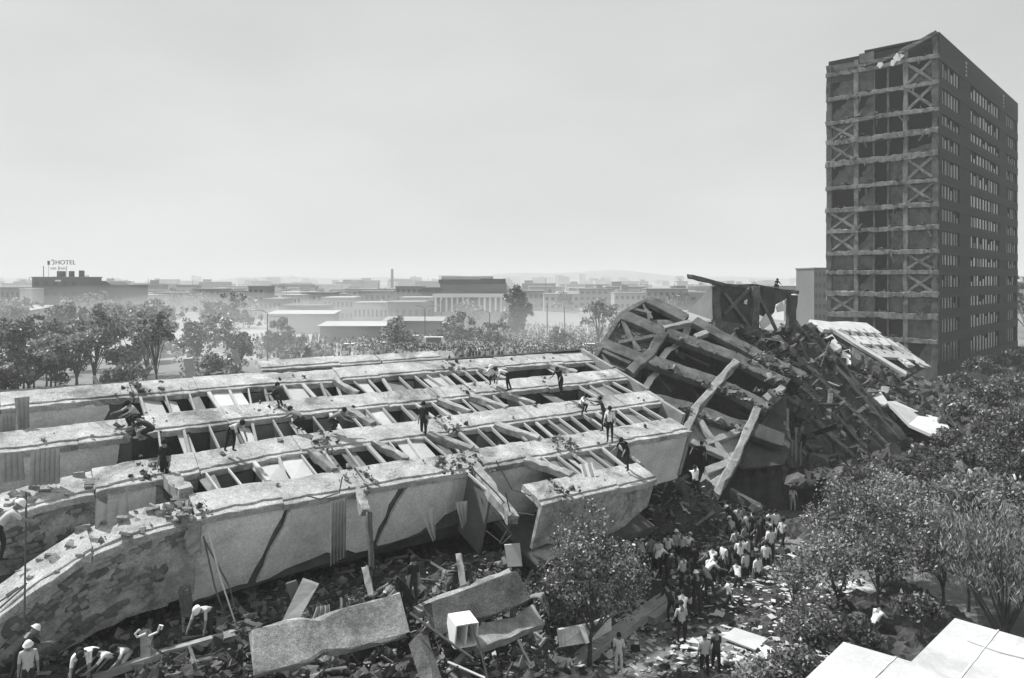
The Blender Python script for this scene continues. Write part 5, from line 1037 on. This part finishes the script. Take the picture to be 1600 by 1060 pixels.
# ------------------------------------------------------------------ people
def person_mesh(name, torso=0, hipL=0, hipR=0, kneeL=0, kneeR=0, shL=0, shR=0, abL=8, abR=8, elL=10, elR=10, head=0, sink=0.0):
    r = math.radians
    def leg(p): return Vector((0, math.sin(r(p)), -math.cos(r(p))))
    tu = Vector((0, math.sin(r(torso)), math.cos(r(torso)))); pel = Vector((0, 0, 0)); V, E, Rd, Ct = [], [], [], []
    def add(p, rad, par, cat):
        V.append(Vector(p)); Rd.append(rad); Ct.append(cat)
        if par is not None: E.append((par, len(V) - 1))
        return len(V) - 1
    i0 = add(pel, (.15, .12), None, 2); w = add(pel + tu * .18, (.135, .105), i0, 1); ch = add(pel + tu * .40, (.165, .115), w, 1); nk = add(pel + tu * .53, (.06, .06), ch, 0)
    hd = Vector((0, math.sin(r(torso + head)), math.cos(r(torso + head)))); fw = Vector((0, math.cos(r(torso + head)), -math.sin(r(torso + head))))
    h1 = add(V[nk] + hd * .09 + fw * .02, (.078, .088), nk, 0); h2 = add(V[h1] + hd * .11, (.08, .095), h1, 0); add(V[h1] + fw * .105 + hd * .035, (.016, .016), h1, 0)
    info = {'head': V[h1] + hd * .06, 'hd': hd, 'fw': fw}
    for s, sh, ab, el in ((-1, shL, abL, elL), (1, shR, abR, elR)):
        S = add(pel + tu * .46 + Vector((s * .17, 0, 0)), (.062, .062), ch, 1); a = torso * .15
        d1 = Vector((s * math.sin(r(ab)), math.sin(r(sh)) * math.cos(r(ab)), -math.cos(r(sh)) * math.cos(r(ab)))); e = add(V[S] + d1 * .28, (.047, .047), S, 1)
        d2 = Vector((s * math.sin(r(ab)) * .5, math.sin(r(sh + el)), -math.cos(r(sh + el)))).normalized(); ww = add(V[e] + d2 * .25, (.03, .03), e, 0); pm = add(V[ww] + d2 * .07, (.036, .02), ww, 0)
        sd = Vector((0, 1, 0)); sd = (sd - d2 * sd.dot(d2)).normalized()
        for k, (o, ln) in enumerate(((-.03, .06), (-.01, .078), (.01, .085), (.03, .075))):
            f = add(V[pm] + d2 * .03 + sd * o, (.010, .010), pm, 0); add(V[f] + d2 * ln + Vector((-s, 0, 0)) * .015, (.008, .008), f, 0)
        f = add(V[ww] + d2 * .04 + sd * .045, (.011, .011), ww, 0); add(V[f] + d2 * .04 + sd * .02, (.009, .009), f, 0)
    for s, hp, kn in ((-1, hipL, kneeL), (1, hipR, kneeR)):
        hh = add(pel + Vector((s * .09, 0, -.05)), (.1, .1), i0, 2); k = add(V[hh] + leg(hp) * .41 + Vector((s * .02, 0, 0)), (.065, .065), hh, 2); a = add(V[k] + leg(hp - kn) * .40, (.042, .042), k, 2)
        add(V[a] + Vector((0, .0, -.035)), (.042, .04), a, 3); add(V[a] + Vector((s * .03, .16, -.05)), (.035, .025), len(V) - 1, 3)
    me = bpy.data.meshes.new(name); me.from_pydata([tuple(p) for p in V], E, []); o = bpy.data.objects.new('tmp', me); COL.objects.link(o)
    md = o.modifiers.new('skin', 'SKIN'); md.use_smooth_shade = True
    for i, sv in enumerate(me.skin_vertices[0].data): sv.radius = Rd[i]; sv.use_root = (i == 0)
    sb = o.modifiers.new('sub', 'SUBSURF'); sb.levels = 1; sb.render_levels = 1
    dg = bpy.context.evaluated_depsgraph_get(); m2 = bpy.data.meshes.new_from_object(o.evaluated_get(dg)); bpy.data.objects.remove(o)
    zmin = min(v.co.z for v in m2.vertices) + sink
    A = np.array([V[a] for a, b in E]); B = np.array([V[b] for a, b in E]); C = np.array([max(Ct[a], 0) if Ct[a] == Ct[b] else (Ct[b]) for a, b in E])
    m2.materials.clear()
    for q in ('skin', 'clW', 'clD', 'shoe'): m2.materials.append(M[q])
    idx = []
    for p in m2.polygons:
        c = np.array(p.center); ab = B - A; t = np.clip(((c - A) * ab).sum(1) / np.maximum((ab * ab).sum(1), 1e-9), 0, 1); d = np.linalg.norm(A + ab * t[:, None] - c, axis=1); idx.append(int(C[d.argmin()]))
    m2.polygons.foreach_set('material_index', idx); m2.polygons.foreach_set('use_smooth', [True] * len(idx))
    m2.transform(Matrix.Translation((0, 0, -zmin))); m2.name = name
    # hair and helmet caps for this pose
    Z = Vector((0, 0, -zmin)); hc = info['head'] + Z; hd, fw = info['hd'], info['fw']; sx = Vector((1, 0, 0)); hv, hf = [], []
    def cap(rad, low, back, brim=0):
        v, f = [], []; n = 12; rings = 5
        for j in range(rings + 1):
            a = (math.pi / 2) * (1 - j / rings * (1 + low))
            for i in range(n):
                b = 2 * math.pi * i / n; k = 1 + (brim if j == rings else 0)
                v.append(hc + hd * (math.sin(a) * rad * 1.12) + (sx * math.cos(b) * .92 + fw * math.sin(b) * 1.08) * (math.cos(a) * rad * k) - fw * back)
        for j in range(rings):
            for i in range(n): f.append((j * n + i, j * n + (i + 1) % n, (j + 1) * n + (i + 1) % n, (j + 1) * n + i))
        return v, f
    v, f = cap(.112, .25, .022); hair = mesh_from('hair', v, f, M['hair'], True)
    v, f = cap(.118, .02, 0, .22); hat = mesh_from('hard_hat', v, f, M['hat'], True)
    return m2, hair, hat
POSE = {'stand': person_mesh('standing_body', hipL=4, hipR=-3, abL=9, abR=7, head=12), 'hips': person_mesh('arms_out_body', abL=35, abR=30, elL=60, elR=55, shL=-20, shR=-15, hipL=6, hipR=-6),
        'walk': person_mesh('walking_body', hipL=28, hipR=-20, kneeL=12, kneeR=22, shL=-25, shR=28, elR=25, torso=6), 'bend': person_mesh('bending_body', torso=72, hipL=8, hipR=-10, kneeL=18, kneeR=10, shL=10, shR=25, head=-15),
        'stoop': person_mesh('stooping_body', torso=42, hipL=18, hipR=-14, kneeL=28, kneeR=12, shL=30, shR=45, elL=20, elR=25), 'crouch': person_mesh('crouching_body', torso=38, hipL=105, hipR=92, kneeL=135, kneeR=118, shL=50, shR=62, elL=25, elR=20),
        'reach': person_mesh('reaching_body', torso=18, hipL=16, hipR=-16, kneeL=18, kneeR=8, shL=75, shR=95, elL=15, elR=10, head=-5), 'arm': person_mesh('one_arm_out_body', shR=10, abR=80, elR=5, abL=10, hipL=5, hipR=-8, torso=8),
        'kneel': person_mesh('kneeling_body', torso=62, hipL=70, hipR=55, kneeL=130, kneeR=115, shL=55, shR=40, elL=20, elR=30, head=-10), 'hang': person_mesh('relaxed_body', hipL=10, hipR=-4, kneeL=12, abL=14, abR=12, elL=28, elR=35, shL=8, shR=14, head=20)}
def person(p, pose, yaw, sh, tr, hat, label, scale=1.0, group=None):
    me, hair, hatm = POSE[pose]; o = bpy.data.objects.new('person', me); COL.objects.link(o); o.location = p; o.rotation_euler = (0, 0, math.radians(yaw)); o.scale = (scale,) * 3
    tag(o, label, 'person', group)
    for i, q in ((1, 'cl' + sh), (2, 'cl' + tr)): o.material_slots[i].link = 'OBJECT'; o.material_slots[i].material = M[q]
    h = bpy.data.objects.new('hard_hat' if hat else 'hair', hatm if hat else hair); COL.objects.link(h); h.parent = o; return o
def on(px, py): return B1.at(px, py, .0) 
# on the fallen block  (column, feet row, pose, yaw, shirt, trousers, helmet, label)
for px, py, pose, yaw, s, t, h, lb, dz in (
    (215, 668, 'crouch', 150, 'L', 'D', 0, 'person in light shirt crouching at the torn edge of the second band', 0), (238, 690, 'kneel', 100, 'D', 'D', 0, 'person in dark clothes kneeling below the one in light shirt', 0), (257, 726, 'stand', 170, 'K', 'K', 0, 'person in black standing down in the torn gap', -.8),
    (361, 706, 'bend', -120, 'L', 'K', 0, 'person with light top and black trousers bending on the third band', 0), (444, 638, 'crouch', 60, 'D', 'D', 0, 'person in dark clothes crouching alone on the second band', 0), (472, 674, 'kneel', 70, 'M', 'D', 0, 'person in grey shirt kneeling into the window row', 0),
    (515, 675, 'kneel', -80, 'M', 'D', 0, 'person in dark trousers kneeling head down beside the grey shirted one', 0), (662, 672, 'stand', 160, 'K', 'K', 0, 'person in black standing inside the middle window row', -.45), (772, 601, 'crouch', 160, 'W', 'D', 1, 'person in white with helmet crouching on the second band', 0),
    (793, 611, 'bend', 100, 'W', 'K', 0, 'person in white shirt and black trousers bending beside the helmeted one', 0), (876, 617, 'stoop', 150, 'K', 'K', 0, 'person in black stooping on the second band near its end', 0), (908, 647, 'crouch', -150, 'W', 'D', 0, 'person with white sleeves sitting on the third band', 0),
    (944, 673, 'reach', 95, 'D', 'D', 0, 'person in dark clothes reaching sideways behind the white shirted one', 0), (953, 691, 'hang', 165, 'W', 'K', 0, 'person in white shirt and black trousers standing on the fourth band', 0), (979, 735, 'stoop', 140, 'K', 'K', 0, 'person in black with a white sleeve stooping at the end of the fourth band', 0)):
    person(on(px, py) + Vector((0, 0, dz)), pose, yaw, s, t, h, lb, 1.0, 'rescuers on the fallen block')
person(U(1212, 455, 61), 'crouch', 180, 'K', 'K', 0, 'tiny dark figure crouching on top of the upright wall piece', .95)
person(U(1087, 778, 38.8), 'reach', 0, 'W', 'K', 0, 'person in white shirt climbing towards the collapsed corner', 1, 'people at the collapsed corner'); person(U(1096, 739, 39.4), 'arm', 170, 'K', 'K', 0, 'person in black pointing beside the crossed braces', 1, 'people at the collapsed corner')
# digging at the left
for px, py, d, pose, yaw, s, t, h, lb in ((-4, 880, 18.2, 'stoop', -60, 'L', 'D', 1, 'helmeted man at the torn end of the third band'), (26, 1070, 20.6, 'stoop', -40, 'K', 'K', 1, 'helmeted man in black beside the tumbled bricks'), (44, 1098, 20.2, 'stand', -150, 'L', 'D', 1, 'helmeted man in light shirt below the man in black'),
    (125, 1072, 21.2, 'bend', -150, 'W', 'D', 0, 'man in white bending lowest of the digging row'), (150, 1064, 21.4, 'bend', 170, 'W', 'D', 0, 'man in bright white bending next in the digging row'), (178, 1054, 21.6, 'kneel', 150, 'W', 'D', 0, 'man in white kneeling in the digging row'), (199, 1046, 21.9, 'kneel', 170, 'W', 'L', 0, 'man in white nearest the square stump'),
    (326, 998, 22.6, 'bend', 170, 'L', 'D', 1, 'man in pale hat bending below the torn hanging column'), (634, 962, 23.9, 'stoop', 120, 'K', 'K', 0, 'man in black stooping at the end of the wide fallen band'), (645, 950, 24.2, 'stand', -140, 'K', 'D', 0, 'man in black behind the stooping man'), (828, 975, 26.0, 'bend', -110, 'M', 'K', 0, 'man in grey bending beside the glinting shrub')):
    person(U(px, py, d), pose, yaw, s, t, h, lb, 1, 'men digging in the front wreckage')
# on the plaza
GP = [(967, 1053, 'stand', 170, 'W', 'W', 0, 'man dressed all in white standing by the slim young tree', .86), (1065, 1009, 'hang', 10, 'L', 'K', 0, 'man in light shirt walking alone away across the plaza', 1), (1101, 1062, 'stand', 0, 'L', 'K', 0, 'man in light shirt standing beside the man in dark shirt', .95), (1119, 1055, 'hang', 20, 'D', 'K', 0, 'man in dark shirt standing beside the man in light shirt', .96),
      (1140, 963, 'walk', 70, 'W', 'K', 0, 'man in white shirt striding past the group by the trees', 1), (1145, 912, 'walk', 40, 'L', 'D', 0, 'man in light shirt at the near side of the queue', 1), (1094, 906, 'stand', 150, 'W', 'L', 0, 'slim figure in pale clothes standing on the bridging board', .9), (1029, 899, 'stand', 0, 'L', 'K', 0, 'man in light shirt with his back turned near the pit', 1),
      (1044, 889, 'hang', -20, 'W', 'K', 0, 'man in white shirt beside the man with his back turned', 1), (1057, 875, 'stand', 0, 'L', 'K', 1, 'man in white helmet watching the pit', 1), (1000, 858, 'stoop', 20, 'M', 'D', 0, 'man in grey shirt bending at the foot of the block', 1), (1017, 868, 'stand', 10, 'M', 'K', 0, 'man in grey shirt standing at the foot of the block', 1),
      (1116, 874, 'stoop', 60, 'M', 'K', 0, 'man in grey stooping with legs apart at the pit', 1), (1131, 868, 'stand', -60, 'W', 'D', 0, 'man in white shirt facing the stooping man', .95), (1149, 867, 'hang', 30, 'L', 'K', 0, 'man in light shirt standing upright beside the far beam', 1), (1103, 862, 'stoop', -80, 'W', 'D', 0, 'man in white shirt leaning over the pit', 1),
      (1165, 918, 'stand', 30, 'L', 'D', 0, 'man in light shirt inside the group by the trees', 1), (1175, 914, 'hang', -10, 'K', 'K', 0, 'man in black inside the group by the trees', 1), (1184, 926, 'stand', 20, 'W', 'K', 0, 'man in white shirt at the front of the group by the trees', 1), (1154, 932, 'stoop', 0, 'W', 'D', 0, 'person in white stooping before the group by the trees', .95),
      (1197, 903, 'stand', -20, 'W', 'K', 0, 'man in white shirt half behind the leafy tree', 1), (1204, 880, 'stand', 10, 'W', 'D', 0, 'man in white shirt at the back of the group by the trees', 1), (1187, 848, 'hang', 30, 'K', 'K', 0, 'man in black at the far end of the queue', 1), (1178, 852, 'stand', -30, 'D', 'K', 0, 'man in dark shirt next to the man in black', 1),
      (1203, 836, 'stand', 10, 'W', 'K', 0, 'man in white shirt second from the far end of the beam', 1), (1212, 832, 'stand', 0, 'W', 'K', 0, 'man in bright white shirt at the far end of the beam', 1), (1239, 800, 'hang', 170, 'W', 'L', 0, 'person in white coming from the dark wreck behind the leafy tree', .9), (1160, 850, 'stoop', -50, 'K', 'K', 0, 'man in black stooping behind the queue', 1),
      (1070, 862, 'stoop', -30, 'K', 'K', 0, 'man in black stooping behind the helmeted watcher', 1), (1085, 872, 'stand', 20, 'K', 'D', 0, 'man in black standing between the helmeted watcher and the pit', 1), (1140, 856, 'hang', 40, 'K', 'K', 0, 'man in black behind the upright man in light shirt', 1), (1336, 990, 'stoop', 60, 'K', 'K', 0, 'dark clad person stooping by the white ground sheets', 1), (1365, 1010, 'stoop', -60, 'W', 'D', 0, 'person in white stooping by the white ground sheets', 1)]
rq = random.Random(3)
for i in range(30):
    px = rq.gauss(1150, 42); py = 925 - (px - 1060) * .42 + rq.gauss(0, 17)
    if px > 1225: continue
    c = rq.choice(('W', 'L', 'W', 'K', 'D', 'M')); GP.append((px, py, rq.choice(('stand', 'hang', 'hang', 'stoop', 'walk')), rq.uniform(-60, 60), c, rq.choice(('K', 'D', 'D')), 0, {'W': 'helper in white shirt', 'L': 'helper in light shirt', 'K': 'helper in black', 'D': 'helper in dark shirt', 'M': 'helper in grey shirt'}[c] + ' in the crowd between the pit and the leafy tree', rq.uniform(.92, 1.02)))
for i in range(26):
    px, py = (rq.uniform(985, 1125), rq.uniform(840, 885)) if i % 3 else (rq.uniform(1140, 1215), rq.uniform(832, 872))
    c = rq.choice(('W', 'L', 'K', 'K', 'D', 'M')); GP.append((px, py, rq.choice(('stand', 'hang', 'stoop', 'stoop')), rq.uniform(-70, 70), c, rq.choice(('K', 'D')), rq.random() < .15, {'W': 'digger in white shirt', 'L': 'digger in light shirt', 'K': 'digger in black', 'D': 'digger in dark shirt', 'M': 'digger in grey shirt'}[c] + ' in the throng at the foot of the heap', rq.uniform(.92, 1.02)))
for px, py, pose, yaw, s, t, h, lb, k in GP:
    p = G(px, py); p.z = max(0, float(HF(p.x, p.y)) - .05) if py < 900 else 0
    if p.z > .05: p = G(px, py, p.z); p.z = max(0, float(HF(p.x, p.y)) - .05)
    person(p, pose, yaw, s, t, h, lb, k, 'people on the plaza')
for px, py, d, h in ((1072, 828, 37.6, 1), (1083, 815, 38.3, 1)): person(U(px, py, d), 'stoop', 20, 'L' if px < 1080 else 'M', 'D', h, 'man in helmet down in the pit below the collapsed corner', 1, 'helmeted men in the pit')
for px, py, s in ((1464, 775, 'L'), (1483, 790, 'W'), (1443, 770, 'W'), (1420, 765, 'L'), (1372, 772, 'W'), (1345, 768, 'L'), (1512, 785, 'W'), (1535, 765, 'L'), (1556, 775, 'W'), (1500, 752, 'L'), (1528, 748, 'W'), (1575, 758, 'L'), (1475, 748, 'W'), (1548, 742, 'W'), (1395, 760, 'W'), (1586, 772, 'W'), (1432, 752, 'L'), (1518, 768, 'L')): person(G(px, py), R.choice(('stand', 'hang', 'walk')), R.uniform(0, 360), s, 'D', 0, 'onlooker in pale top among the bushes behind the thicket', 1, 'onlookers behind the thicket')

# ------------------------------------------------------------------ haze
mb = MB(); mb.box((0, 1560, 25.5), (3300, 0, 0), (0, 1700, 0), (0, 0, 27.0))
hz = mb.build('haze', None or M['white']); hz.data.materials.clear()
hm = bpy.data.materials.new('haze_air'); hm.use_nodes = True; nt = hm.node_tree; nt.nodes.remove(nt.nodes['Principled BSDF'])
pv = nt.nodes.new('ShaderNodeVolumePrincipled'); pv.inputs['Density'].default_value = HAZE; pv.inputs['Color'].default_value = (.82, .83, .83, 1); pv.inputs['Anisotropy'].default_value = 0.0
nt.links.new(pv.outputs[0], nt.nodes['Material Output'].inputs['Volume']); hz.data.materials.append(hm); hz.display_type = 'WIRE'
tag(hz, 'thin pale dust haze over the whole city', 'haze', kind='stuff')

# dust hanging over the crowded street
dm = bpy.data.materials.new('dust_air'); dm.use_nodes = True; nt = dm.node_tree; nt.nodes.remove(nt.nodes['Principled BSDF'])
pv = nt.nodes.new('ShaderNodeVolumePrincipled'); pv.inputs['Density'].default_value = 0.0045; pv.inputs['Color'].default_value = (.96, .965, .965, 1)
nt.links.new(pv.outputs[0], nt.nodes['Material Output'].inputs['Volume'])
for j, (x, y, z, rx, ry, rz_) in enumerate(((16, 172, 3, 34, 30, 9), (-26, 190, 3, 46, 34, 8), (-70, 185, 3, 40, 40, 8), (-74, 128, 4, 42, 26, 9), (-52, 100, 4, 40, 18, 8), (10, 140, 3, 30, 14, 6))):
    v, f = [], []
    for a in range(13):
        for b in range(24):
            t, p = math.pi * a / 12, 2 * math.pi * b / 24; q = 1 + .12 * math.sin(3 * p + j) * math.sin(t); v.append(Vector((x + rx * q * math.sin(t) * math.cos(p), y + ry * q * math.sin(t) * math.sin(p), max(.05, z + rz_ * q * math.cos(t)))))
    for a in range(12):
        for b in range(24): f.append((a * 24 + b, (a + 1) * 24 + b, (a + 1) * 24 + (b + 1) % 24, a * 24 + (b + 1) % 24))
    mb = MB(); mb.add(v, f); o = mb.build('dust_cloud', dm, smooth=True); tag(o, 'pale dust drifting over the crowded street', 'dust', kind='stuff'); o.display_type = 'WIRE'
